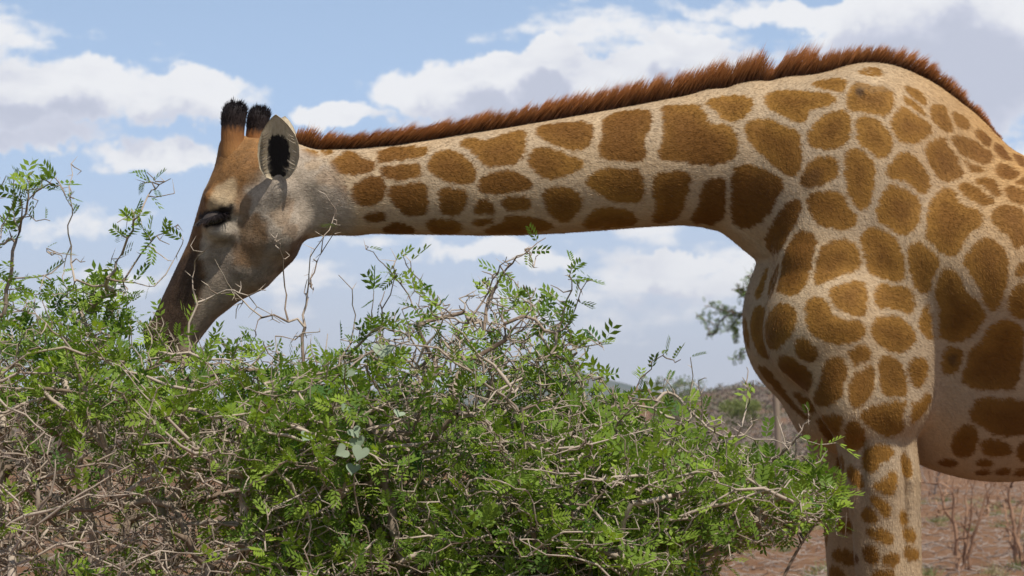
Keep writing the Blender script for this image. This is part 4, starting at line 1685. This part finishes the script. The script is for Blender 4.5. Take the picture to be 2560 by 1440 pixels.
def make_bush(name, label, base_px, base_y, env, yr, n_clump, n_attr, shoots, leaf_dens, bare=None, stems=9, hand_step=.028, seed=0, spread=.10, leaf_size=.043, n_leaf=90, n_arc=110):
    """env: list of (px, top py, bottom py) measured at depth base_y"""
    global RNG
    RNG = np.random.default_rng(seed)
    root = thing(name, label, 'bush', group='thorn bushes the giraffe browses')
    pl = Plant()
    e = np.array(env, float)
    bx = P(base_px, 1040, base_y)[0]
    # crown: clumps inside the envelope
    cl = []
    while len(cl) < n_clump:
        px = RNG.uniform(e[0, 0], e[-1, 0])
        top, bot = np.interp(px, e[:, 0], e[:, 1]), np.interp(px, e[:, 0], e[:, 2])
        u = RNG.beta(1.0, 1.25)
        y = RNG.uniform(*yr)
        # the crown is a dome in depth too
        fall = 1 - 0.55 * ((y - (yr[0] + yr[1]) / 2) / ((yr[1] - yr[0]) / 2)) ** 2
        top = bot - (bot - top) * (0.45 + 0.55 * fall)
        cl.append(P(px, top + u * (bot - top) + 18, y))
    cl = np.array(cl)
    # stems from the ground
    for k in range(stems):
        t = cl[RNG.integers(len(cl))].copy()
        b = np.array((bx + RNG.normal(0, .12), base_y + RNG.normal(0, .10), -0.05))
        mid = b * .45 + t * .55
        mid[2] = b[2] + (t[2] - b[2]) * .5
        mid[0] = b[0] + (t[0] - b[0]) * .42 + RNG.normal(0, .06)
        mid[1] = b[1] + (t[1] - b[1]) * .42 + RNG.normal(0, .06)
        path = spline([b, (b + mid) / 2 + RNG.normal(0, .04, 3), mid, (mid + t) / 2 + RNG.normal(0, .05, 3), t], 34)
        path += RNG.normal(0, .008, path.shape)
        if k == 0:
            pl.add_path(path)
        else:
            path[0] = pl.nodes[0]
            pl.add_path(path, 0)
    # limbs to every clump, then twigs through each clump
    order = np.argsort(np.linalg.norm(cl - np.array((bx, base_y, .8)), axis=1))
    for i in order:
        pl.reach(cl[i], .06, .09, sag=RNG.uniform(-.12, .10), up=1.2)
    for sh in shoots:
        y, leafy = sh[0], sh[1]
        q = np.array([P(a, b, y + .05 * math.sin(i * 1.7)) for i, (a, b) in enumerate(sh[2])])
        j = pl.reach(q[0], .04, .08, up=1.0)
        s0 = j[-1] if j else pl.nearest(q[0])
        s = spline(q, max(6, int(np.linalg.norm(np.diff(q, axis=0), axis=1).sum() / hand_step)))
        s += RNG.normal(0, .0035, s.shape)
        idx = pl.add_path(s, s0, 1)
        n0 = pl.n
        for i in idx[2:]:
            if RNG.random() < (.55 if leafy else .35):
                pl.add_path(zigzag(pl.nodes[i], pl.nodes[i] + RNG.normal(0, .035 if leafy else .024, 3) + np.array((0, 0, .012)), .02, .1), i, 1)
        if not leafy:
            pl.bare += idx[1:] + list(range(n0, pl.n))
    att = []
    for k in range(n_attr):
        c = cl[RNG.integers(len(cl))]
        q = c + RNG.normal(0, spread, 3) * np.array((1.15, 1.0, .85))
        pp = to_px(q[None])[0]
        top = np.interp(pp[0], e[:, 0], e[:, 1])
        bot = np.interp(pp[0], e[:, 0], e[:, 2])
        if pp[1] < top - RNG.exponential(14) or pp[1] > bot + 40 or pp[0] > e[-1, 0] + 10:
            continue
        # keep clear of the giraffe's skin
        h = GBVH.find_nearest(Vector(q))
        if h[3] is not None and h[3] < 0.03:
            continue
        att.append(q)
    att = np.array(att)
    kt = KDTree(pl.n)
    for i in range(pl.n):
        kt.insert(pl.nodes[i], i)
    kt.balance()
    d0 = np.array([kt.find(q)[2] for q in att])
    for i in np.argsort(d0):
        pl.reach(att[i], .034, .055, sag=RNG.uniform(-.12, .08), up=1.6)
    # long pale arching boughs lying over the front of the crown
    for k in range(n_arc):
        fr = np.argsort(pl.nodes[:pl.n, 1] + RNG.normal(0, .25, pl.n))[:4000]
        i = int(fr[RNG.integers(len(fr))])
        a = pl.nodes[i].copy()
        th = RNG.normal(0, .75) + (math.pi if RNG.random() < .45 else 0)
        dv = np.array((math.cos(th), RNG.normal(-.15, .25), math.sin(th) * .8 + .12))
        L = RNG.uniform(.16, .42)
        m_ = a + dv * L * .5 + RNG.normal(0, .05, 3) * L * 2
        z_ = a + dv * L + np.array((0, 0, -.06 * L))
        q = to_px(np.array([z_, m_]))
        if (q[:, 1] < np.interp(q[:, 0], e[:, 0], e[:, 1]) + 10).any() or (q[:, 1] > np.interp(q[:, 0], e[:, 0], e[:, 2])).any() or q[:, 0].max() > e[-1, 0]:
            continue
        s = spline([a, m_, z_], max(5, int(L / .04)))
        s[1:] += RNG.normal(0, .005, s[1:].shape)
        idx = pl.add_path(s, i, 2)
        for j in idx[2:]:
            if RNG.random() < .6:
                pl.add_path(zigzag(pl.nodes[j], pl.nodes[j] + RNG.normal(0, .05, 3), .025, .1), j, 1)
    n = finish_bush(root, pl, .0020, .00155, leaf_dens, leaf_size, n_leaf=n_leaf)
    print(name, 'nodes', pl.n, 'paths', len(pl.paths), 'leaves', n)
    return root


def vnoise(p, s, seed):
    return fbm2(p[:, 0] * s + p[:, 1] * s * .7, p[:, 2] * s - p[:, 1] * s * .4, seed, 2)


def dens_left(p):
    q = to_px(p)
    d = .68 + .75 * vnoise(p, 3.4, 21)
    d = d * np.where((q[:, 1] > 1060) & (q[:, 0] < 600), .30, 1)       # the old bare wood low on the left
    d = d * np.where((q[:, 0] > 380) & (q[:, 0] < 900) & (q[:, 1] < 940), .28, 1)
    return np.maximum(d, 0)


def dens_mid(p):
    return np.maximum(.50 + .75 * vnoise(p, 3.4, 22), 0)


def dens_right(p):
    q = to_px(p)
    return np.maximum(.66 + .75 * vnoise(p, 3.4, 23), 0) * np.where((q[:, 0] > 1720) & (q[:, 1] < 1150), .5, 1)


make_bush('thorn_bush', 'thorn bush with tall leafy shoots, under and around the giraffe\'s muzzle', 120, 7.1,
          [(-420, 760, 1700), (-150, 690, 1700), (0, 680, 1700), (120, 700, 1700), (250, 690, 1700), (350, 760, 1700), (420, 830, 1700), (560, 860, 1700), (700, 840, 1700), (800, 820, 1700), (880, 890, 1700)],
          (6.35, 7.75), 240, 9000,
          [(6.9, 1, [(275, 700), (300, 645), (330, 570), (345, 530), (370, 490), (395, 465), (425, 448)]),
           (6.9, 0, [(180, 700), (178, 640), (172, 560), (177, 490), (178, 405)]),
           (6.8, 1, [(30, 660), (45, 590), (62, 530), (70, 480), (62, 448)]),
           (6.8, 1, [(62, 530), (90, 480), (130, 462), (160, 480), (172, 520)]),
           (7.0, 1, [(-10, 620), (10, 560), (30, 500), (34, 440)]),
           (7.0, 1, [(-30, 600), (-5, 520), (-12, 470)]),
           (6.9, 1, [(300, 700), (360, 620), (400, 590), (440, 560)]),
           (6.9, 1, [(400, 720), (440, 640), (462, 600)]),
           (6.8, 0, [(100, 700), (160, 650), (120, 620), (175, 640)]),
           (7.35, 1, [(752, 820), (768, 730), (778, 650), (808, 595), (836, 548)]),
           (7.35, 0, [(720, 800), (714, 720), (704, 640), (692, 592)]),
           (7.35, 1, [(770, 720), (800, 640), (850, 560)]),
           (7.3, 0, [(480, 720), (484, 670), (496, 640), (525, 617)]),
           (7.3, 0, [(640, 800), (600, 740), (560, 690), (540, 650)]),
           (7.3, 0, [(470, 760), (520, 745), (580, 720), (640, 760), (700, 800)]),
           (6.6, 0, [(100, 965), (190, 985), (290, 1000), (400, 905)]),
           (6.5, 0, [(-20, 1375), (120, 1290), (250, 1270), (330, 1230)]),
           (6.5, 0, [(400, 1180), (440, 1080), (470, 990), (580, 940)])],
          dens_left, seed=31, stems=11)
make_bush('thorn_bush', 'middle thorn bush peaking in a dark bare twig below the giraffe\'s neck', 1150, 7.0,
          [(820, 900, 1700), (900, 820, 1700), (960, 770, 1700), (1060, 770, 1700), (1150, 740, 1700), (1230, 710, 1700), (1320, 700, 1700), (1400, 770, 1700), (1460, 860, 1700), (1520, 960, 1700), (1600, 1010, 1700)],
          (6.45, 7.5), 180, 6400,
          [(6.9, 0, [(1205, 800), (1235, 725), (1268, 672), (1312, 630), (1362, 590)]),
           (6.9, 0, [(1310, 632), (1325, 640), (1332, 665)]),
           (6.9, 1, [(1180, 800), (1225, 720), (1250, 670), (1262, 640)]),
           (6.8, 0, [(1062, 810), (1022, 740), (962, 662), (918, 624)]),
           (6.8, 0, [(1092, 770), (1052, 700), (1016, 660), (1010, 640)]),
           (6.8, 0, [(1400, 820), (1418, 745), (1430, 690), (1430, 655)]),
           (6.8, 1, [(1400, 850), (1440, 772), (1466, 708)]),
           (6.8, 1, [(940, 860), (960, 780), (990, 700), (985, 670)]),
           (6.9, 0, [(870, 900), (885, 800), (876, 735), (850, 690)]),
           (6.8, 1, [(1380, 880), (1450, 870), (1510, 856)]),
           (6.7, 0, [(900, 1080), (970, 1090), (1030, 1080), (1048, 1000), (1040, 930)]),
           (6.6, 0, [(640, 960), (800, 930), (940, 880), (1030, 850)])],
          dens_mid, seed=32, stems=9)
make_bush('thorn_bush', 'low spreading thorn bush reaching across to the giraffe\'s forelegs', 1560, 6.9,
          [(1300, 1080, 1700), (1400, 1020, 1700), (1500, 985, 1700), (1580, 965, 1700), (1650, 1000, 1640), (1720, 1055, 1480), (1800, 1105, 1370), (1880, 1140, 1335), (1960, 1165, 1310), (2030, 1195, 1270), (2075, 1210, 1240)],
          (6.4, 7.3), 150, 6000,
          [(6.8, 1, [(1570, 1010), (1600, 950), (1640, 900), (1656, 882)]),
           (6.8, 0, [(1730, 1030), (1732, 960), (1730, 895)]),
           (6.8, 0, [(1730, 1000), (1750, 960), (1765, 945)]),
           (6.7, 0, [(1850, 1070), (1868, 1010), (1878, 980), (1870, 968)]),
           (6.8, 1, [(1640, 990), (1690, 985), (1740, 1040), (1800, 1085), (1880, 1090), (1960, 1105), (2052, 1108)]),
           (6.7, 1, [(1780, 1220), (1880, 1190), (1960, 1130), (2000, 1090)]),
           (6.7, 1, [(1880, 1255), (1980, 1245), (2060, 1235), (2112, 1228)]),
           (6.7, 1, [(1880, 1300), (1980, 1290), (2050, 1300), (2120, 1290)]),
           (6.7, 0, [(1980, 1140), (2020, 1150), (2045, 1170)]),
           (6.6, 0, [(1290, 1200), (1380, 1240), (1480, 1265)]),
           (6.6, 0, [(1690, 1340), (1760, 1290), (1820, 1250)])],
          dens_right, seed=33, stems=8, leaf_size=.045)

# ---- a vine with heart-shaped leaves climbing the middle bush
vine = thing('climbing_vine', 'thin vine with pale heart-shaped leaves climbing through the middle thorn bush', 'vine')
vp = [P(a, b, y) for a, b, y in ((930, 1420, 6.55), (900, 1300, 6.5), (885, 1200, 6.45), (905, 1130, 6.43), (880, 1080, 6.44), (900, 1000, 6.5), (872, 930, 6.55), (910, 890, 6.6), (962, 858, 6.6))]
vp = [np.array((vp[0][0] + .05, 6.8, -.03)), np.array((vp[0][0] + .03, 6.7, .8))] + vp
sp = spline(vp, 90)
v, f, _ = tubes([sp], [np.full(90, .0022)], 5)
mesh_obj('stem', v, f, BARK, vine, attrs={'tone': np.full(len(v), .5)})
HEART = leaf_material('vine_leaf', (0.33, 0.39, 0.27), (0.20, 0.27, 0.16), 0.2)
n = 28
t = np.linspace(0, 2 * math.pi, n, endpoint=False)
hx = 16 * np.sin(t) ** 3 / 17
hy = (13 * np.cos(t) - 5 * np.cos(2 * t) - 2 * np.cos(3 * t) - np.cos(4 * t)) / 17
hv = np.stack((hx * .5, hy * .5 - .35, .10 * np.abs(hx)), 1)
hv = np.concatenate((hv, [[0, -.30, 0.0]], [[0, .02, 0.0]]))
hf = [(n, i, (i + 1) % n) for i in range(n)]
for k, (a, b, y, s, rot) in enumerate(((962, 862, 6.56, .060, .1), (877, 918, 6.5, .042, .9), (868, 1012, 6.45, .034, 1.3), (892, 1092, 6.40, .044, -.4), (908, 1116, 6.38, .050, .5), (868, 1122, 6.40, .042, 1.7), (880, 1070, 6.40, .038, -.8), (886, 1160, 6.40, .040, .2), (1000, 1028, 6.5, .034, .6), (770, 1085, 6.4, .036, 1.0))):
    o = mesh_obj('leaf', hv * s, hf, HEART, vine, smooth=True, attrs={'tone': np.full(len(hv), RNG.uniform(.2, 1))})
    c = P(a, b, y)
    i = np.linalg.norm(sp - c, axis=1).argmin()
    o.location = c
    o.rotation_euler = (math.radians(RNG.uniform(35, 80)), rot * .6, RNG.uniform(-.5, .5))
    st, sf, _ = tubes([np.array([sp[i], (sp[i] + c) / 2 + (0, 0, .012), c])], [np.full(3, .0013)], 4)
    mesh_obj('leaf_stalk', st, sf, BARK, vine, attrs={'tone': np.full(len(st), .5)})


# ------------------------------------------------------------------ plants of the background
GREYBARK = bark_material('dry_bark', (0.40, 0.33, 0.28), (0.155, 0.115, 0.095))
REDBARK = bark_material('shrub_bark', (0.47, 0.29, 0.185), (0.17, 0.088, 0.05))
FINELEAF = leaf_material('feathery_leaf', (0.185, 0.25, 0.065), (0.075, 0.115, 0.035), 0.3)


def ground_at(px, py):
    """where the sight line through a pixel meets the plain"""
    d = px_dir(px, py)
    s = -CAM_H / d.z
    return np.array((d.x * s, s, 0.0))


def far_plant(name, label, cat, base, height, width, n_stem, n_attr, bark, leaves=0, leaf_size=.1, group=None, trunk=None, seed=0, rmin=.004, c=.004, twig_part='twigs', limb_part='stem', crown=None, up=1.0, flat=.75, leafmat=None, shoots=(), leaf_zone=None):
    global RNG
    RNG = np.random.default_rng(seed)
    root = thing(name, label, cat, group=group)
    root.location = (0, 0, 0)
    pl = Plant()
    b = np.array((base[0], base[1], float(ground_z(base[0], base[1])) - .04))
    att = []
    while len(att) < n_attr:
        if crown is None:
            a = RNG.uniform(0, 2 * math.pi)
            r_ = math.sqrt(RNG.random())
            u = RNG.random() ** .7
            q = b + np.array((math.cos(a) * r_ * width * .5 * (.25 + .75 * u), math.sin(a) * r_ * width * .5 * (.25 + .75 * u), height * (.12 + .88 * u)))
        else:
            cc, rr, _ = crown[RNG.integers(len(crown))]
            dd = RNG.normal(size=3)
            dd *= RNG.random() ** (1 / 2.2) / np.linalg.norm(dd)
            q = np.array(cc) + dd * np.array(rr)
        att.append(q)
    att = np.array(att)
    if trunk:
        path = spline(np.array(trunk), 30)
        pl.add_path(path)
    else:
        for k in range(n_stem):
            a = 2 * math.pi * (k + RNG.random()) / n_stem
            t = b + np.array((math.cos(a) * width * .32 * RNG.uniform(.4, 1), math.sin(a) * width * .32, height * RNG.uniform(.55, .95)))
            p = spline([b + np.array((math.cos(a), math.sin(a), 0)) * .05, b * .6 + t * .4 + RNG.normal(0, .05, 3) * np.array((1, 1, .3)), t], 14)
            p += RNG.normal(0, .012, p.shape)
            pl.add_path(p)
    for sh in shoots:
        q = np.array(sh)
        s_ = spline(q, 12 * (len(q) - 1))
        s_ += RNG.normal(0, .012, s_.shape)
        pl.add_path(s_, pl.nearest(q[0]))
    for i in np.argsort(np.linalg.norm(att - b, axis=1)):
        pl.reach(att[i], .07 if height < 3 else .14, .12, up=up)
    r = pl.radii(rmin, c, .5, .3)
    n_own = len(pl.paths) if False else max(1, n_stem if not trunk else 1)
    Pn, Rn, Tn = [], [], []
    for k, idx in enumerate(pl.paths):
        rr = r[idx].copy()
        rr[0] = min(rr[0], rr[min(1, len(rr) - 1)] * 1.2)
        if k < n_own:
            v, f, _ = tubes([pl.nodes[idx]], [rr], 8)
            mesh_obj(limb_part, v, f, bark, root, attrs={'tone': np.full(len(v), RNG.uniform(.3, .8))})
        else:
            Pn.append(pl.nodes[idx])
            Rn.append(rr)
            Tn.append(RNG.uniform(.1, 1))
    v, f, pid = tubes(Pn, Rn, 4)
    o = mesh_obj(twig_part, v, f, bark, root, attrs={'tone': np.array(Tn)[pid]})
    o['kind'] = 'stuff'
    if leaves:
        thin = np.argwhere(r < rmin * 2.2).ravel()
        pos = pl.nodes[RNG.choice(thin, leaves)] + RNG.normal(0, leaf_size * .4, (leaves, 3))
        ax = RNG.normal(0, .8, (leaves, 3)) + (0, 0, .2)
        nr = np.array((0, -.1, 1.0)) + RNG.normal(0, .7, (leaves, 3))
        sz = leaf_size * RNG.uniform(.6, 1.3, leaves)
        v, f = place(*LEAVES[1], pos, ax, nr, sz)
        o = mesh_obj('crown', v, f, leafmat or FINELEAF, root, attrs={'tone': np.repeat(RNG.random(leaves), len(LEAVES[1][0]))}, smooth=False)
        o['kind'] = 'stuff'
    return root


# leafless shrubs on the bare ground under the belly
far_plant('bare_shrub', 'leafless brown shrub standing between the giraffe\'s foreleg and belly', 'shrub', ground_at(2398, 1425), 1.45, 1.35, 7, 190, REDBARK, seed=51, rmin=.0055, c=.0052, group='leafless shrubs on the bare ground', up=3.0)
far_plant('bare_shrub', 'leafless forked shrub under the giraffe\'s belly, with pale grass by it', 'shrub', ground_at(2545, 1415), 1.42, 1.2, 6, 150, REDBARK, seed=52, rmin=.0055, c=.0056, group='leafless shrubs on the bare ground', up=3.0)
far_plant('bare_shrub', 'small thin leafless shrub beyond the giraffe\'s foreleg', 'shrub', ground_at(2330, 1240), 1.5, 1.9, 6, 60, GREYBARK, seed=53, rmin=.006, c=.006, group='leafless shrubs on the bare ground', up=2.0)
# grey thicket seen between the bushes and the chest
TH = [(1640, 1210, 2.0, 2.4), (1735, 1195, 2.1, 2.6), (1800, 1230, 1.9, 2.2), (1870, 1205, 2.0, 2.4), (1930, 1225, 1.7, 2.0), (1990, 1200, 1.9, 2.4), (1580, 1190, 2.0, 2.6), (1690, 1165, 2.3, 2.9), (1830, 1160, 2.2, 3.0), (1960, 1160, 2.2, 2.8),
      (2050, 1160, 2.0, 2.8), (2250, 1150, 2.1, 3.0), (1300, 1200, 2.0, 2.6), (1000, 1180, 2.0, 2.6), (640, 1190, 2.0, 2.8), (300, 1180, 2.0, 2.8), (60, 1200, 2.0, 2.8), (2420, 1165, 1.6, 2.4), (2560, 1150, 1.8, 2.6)]
for k, (a, b_, h, w) in enumerate(TH):
    far_plant('grey_shrub', 'dense grey leafless shrub in the thicket beyond the thorn bushes', 'shrub', ground_at(a, b_), h, w, 7, 230, GREYBARK, seed=60 + k, rmin=.007, c=.0055, group='grey leafless shrubs of the thicket', up=1.2)
# leafy shrubs
far_plant('leafy_shrub', 'round shrub with thin olive foliage and dark twigs standing above the thicket', 'shrub', ground_at(1685, 1150), 3.6, 3.2, 7, 420, GREYBARK, 2300, .10, seed=81, rmin=.009, c=.006)
far_plant('feathery_shrub', 'soft yellow-green feathery shrub next to the tree trunk', 'shrub', ground_at(1850, 1135), 2.5, 2.4, 7, 300, GREYBARK, 3600, .12, seed=82, rmin=.007, c=.005, leafmat=leaf_material('pale_feathery_leaf', (0.30, 0.33, 0.12), (0.17, 0.20, 0.075), 0.35))
far_plant('dark_shrub', 'small dark green shrub at the foot of the far tree', 'shrub', ground_at(1915, 1195), 1.15, 2.0, 5, 140, GREYBARK, 3000, .10, seed=83, rmin=.007, c=.005, leafmat=LEAF)

# the tree behind the giraffe's chest
TB = ground_at(1944, 1240)
ty = TB[1]
TT_ = lambda px, py, dy=0: tuple(P(px, py, ty + dy))
tree = far_plant('acacia_tree', 'slender half-bare tree behind the giraffe\'s chest with feathery tips', 'tree', TB, 12, 6, 1, 150, bark_material('tree_bark', (0.33, 0.26, 0.19), (0.06, 0.045, 0.035)), 520, .13, seed=91, rmin=.012, c=.011,
                 trunk=[tuple(TB - (0, 0, .1)), TT_(1946, 1120), TT_(1942, 1030), TT_(1940, 970), TT_(1950, 900), TT_(1965, 830), TT_(1990, 760)],
                 crown=[(TT_(1850, 722), (.28, .6, .20), 0), (TT_(1880, 712), (.30, .6, .26), 0), (TT_(1872, 742), (.26, .6, .22), 0), (TT_(1930, 690), (.7, .9, .45), 0), (TT_(2020, 680), (1.1, 1.1, .6), 0), (TT_(1985, 760), (.9, 1.1, .5), 0),
                        (TT_(1812, 768), (.28, .3, .14), 0), (TT_(1778, 818), (.13, .25, .12), 0)], limb_part='trunk', up=.6,
                 shoots=[[TT_(1965, 830), TT_(1910, 792), TT_(1860, 786), TT_(1820, 778), TT_(1790, 770), TT_(1762, 764)], [TT_(1860, 786), TT_(1872, 745), TT_(1850, 722)], [TT_(1866, 770), TT_(1885, 730), TT_(1878, 705)],
                         [TT_(1850, 790), TT_(1815, 790), TT_(1795, 812), TT_(1790, 830), TT_(1765, 838)], [TT_(1790, 812), TT_(1765, 800), TT_(1742, 788)], [TT_(1860, 786), TT_(1838, 805), TT_(1818, 828)], [TT_(1828, 812), TT_(1840, 835), TT_(1836, 856)],
                         [TT_(1950, 900), TT_(1900, 872), TT_(1868, 878), TT_(1845, 890), TT_(1828, 898)], [TT_(1852, 886), TT_(1850, 900)]])

# ---- scrub that covers the far rise: one mass of bushes nobody could count
RNG = np.random.default_rng(5)
M = 8000
d = np.exp(RNG.uniform(math.log(95), math.log(600), M))
u = RNG.uniform(-.24, .30, M)
keep = (fbm2(u * 60, d * .02, 8, 3) > -.45)
d, u = d[keep], u[keep]
cx, cy = u * d, d
cz = ground_z(cx, cy)
K = 44
n = len(d)
R_ = RNG.uniform(.3, .85, n) * np.clip(d / 200, .8, 1.7)
dd = RNG.normal(size=(n, K, 3))
dd /= np.linalg.norm(dd, axis=2, keepdims=True)
dd *= RNG.random((n, K, 1)) ** .4
pos = np.stack((cx, cy, cz + R_ * .45), 1)[:, None] + dd * (R_[:, None, None] * np.array((1.1, 1.0, .62)))
pos = pos.reshape(-1, 3)
sz = np.repeat(R_ * .24, K) * RNG.uniform(.5, 1.3, n * K)
ax = RNG.normal(size=(n * K, 3))
nr = RNG.normal(size=(n * K, 3))
CL = (np.array([(-.5, -.2, 0), (.1, -.5, .1), (.5, .1, 0), (0, .5, -.1), (-.3, .2, .1)]), np.array([(0, 1, 4), (1, 2, 4), (2, 3, 4)]))
v, f = place(*CL, pos, ax, nr, sz)
sm, g, b, out = new_mat('far_scrub')
c = g.ramp(g.attr('tone'), [(0.0, (0.20, 0.15, 0.125)), (0.45, (0.22, 0.18, 0.145)), (0.7, (0.15, 0.15, 0.09)), (1.0, (0.085, 0.105, 0.045))])
g.l.new(c, b.inputs['Base Color'])
b.inputs['Roughness'].default_value = 1.0
tone = np.repeat(np.repeat(RNG.random(n) ** 1.4, K) + RNG.normal(0, .08, n * K), 5)
o = mesh_obj('scrub', v, f, sm, attrs={'tone': np.clip(tone, 0, 1)}, smooth=False)
tag(o, 'grey and olive scrub covering the distant rise', None, kind='stuff')

# ---- litter on the bare ground: dead twigs, straw and small green tufts
RNG = np.random.default_rng(6)
M = 11000
d = RNG.uniform(20, 75, M)
u = RNG.uniform(-.24, .24, M)
cx, cy = u * d, d
cz = ground_z(cx, cy) + .006
a = RNG.uniform(0, 2 * math.pi, M)
L = RNG.uniform(.08, .40, M)
p0 = np.stack((cx, cy, cz), 1)
p1 = p0 + np.stack((np.cos(a) * L, np.sin(a) * L, RNG.uniform(0, .08, M)), 1)
pm = (p0 + p1) / 2 + RNG.normal(0, .03, (M, 3)) * np.array((1, 1, .3))
v, f, pid = tubes([np.stack((q0, qm, q1)) for q0, qm, q1 in zip(p0, pm, p1)], [np.array((.009, .008, .003))] * M, 3)
o = mesh_obj('dead_twigs', v, f, GREYBARK, attrs={'tone': RNG.uniform(.3, 1, M)[pid]})
tag(o, 'dead twigs and straw littering the bare ground', None, kind='stuff')
M = 260
d = RNG.uniform(24, 60, M)
u = RNG.uniform(-.22, .22, M)
K = 60
cx = np.repeat(u * d, K) + RNG.normal(0, .07, M * K)
cy = np.repeat(d, K) + RNG.normal(0, .07, M * K)
ro = np.stack((cx, cy, ground_z(cx, cy)), 1)
di = np.array((0, 0, .8)) + RNG.normal(0, .5, (M * K, 3))
di[:, 2] = np.abs(di[:, 2]) + .15
di /= np.linalg.norm(di, axis=1, keepdims=True)
hv, hf, ta, per = ribbons(ro, di, RNG.uniform(.05, .20, M * K), .010, RNG.normal(0, .2, (M * K, 3)), seg=2)
gm = leaf_material('grass_blade', (0.42, 0.34, 0.20), (0.12, 0.17, 0.05), .2)
tn = np.repeat(np.repeat((RNG.random(M) > .35) * .7 + RNG.random(M) * .3, K), per)
o = mesh_obj('grass', hv, hf, gm, attrs={'tone': tn}, smooth=False)
tag(o, 'sparse tufts of dry and green grass on the bare ground', None, kind='stuff')

# ------------------------------------------------------------------ the air that fades the far mountain to blue
hx, hy0, hy1, hz0, hz1 = 4010, -41, 5420, -7, 130
V = [(x, y, z) for x in (-hx, hx) for y in (hy0, hy1) for z in (hz0, hz1)]
F = [(0, 1, 3, 2), (4, 6, 7, 5), (0, 4, 5, 1), (2, 3, 7, 6), (0, 2, 6, 4), (1, 5, 7, 3)]
hm = bpy.data.materials.new('air')
hm.use_nodes = True
hm.node_tree.nodes.clear()
g = NT(hm.node_tree)
out = g.node('ShaderNodeOutputMaterial')
pv = g.node('ShaderNodeVolumePrincipled')
pv.inputs['Color'].default_value = (0.78, 0.86, 1.0, 1)
pv.inputs['Density'].default_value = 0.00011
pv.inputs['Anisotropy'].default_value = 0.1
g.l.new(pv.outputs[0], out.inputs['Volume'])
hz_o = mesh_obj('haze', V, F, hm, smooth=False)
tag(hz_o, 'thin blue haze over the plain', None, kind='stuff')
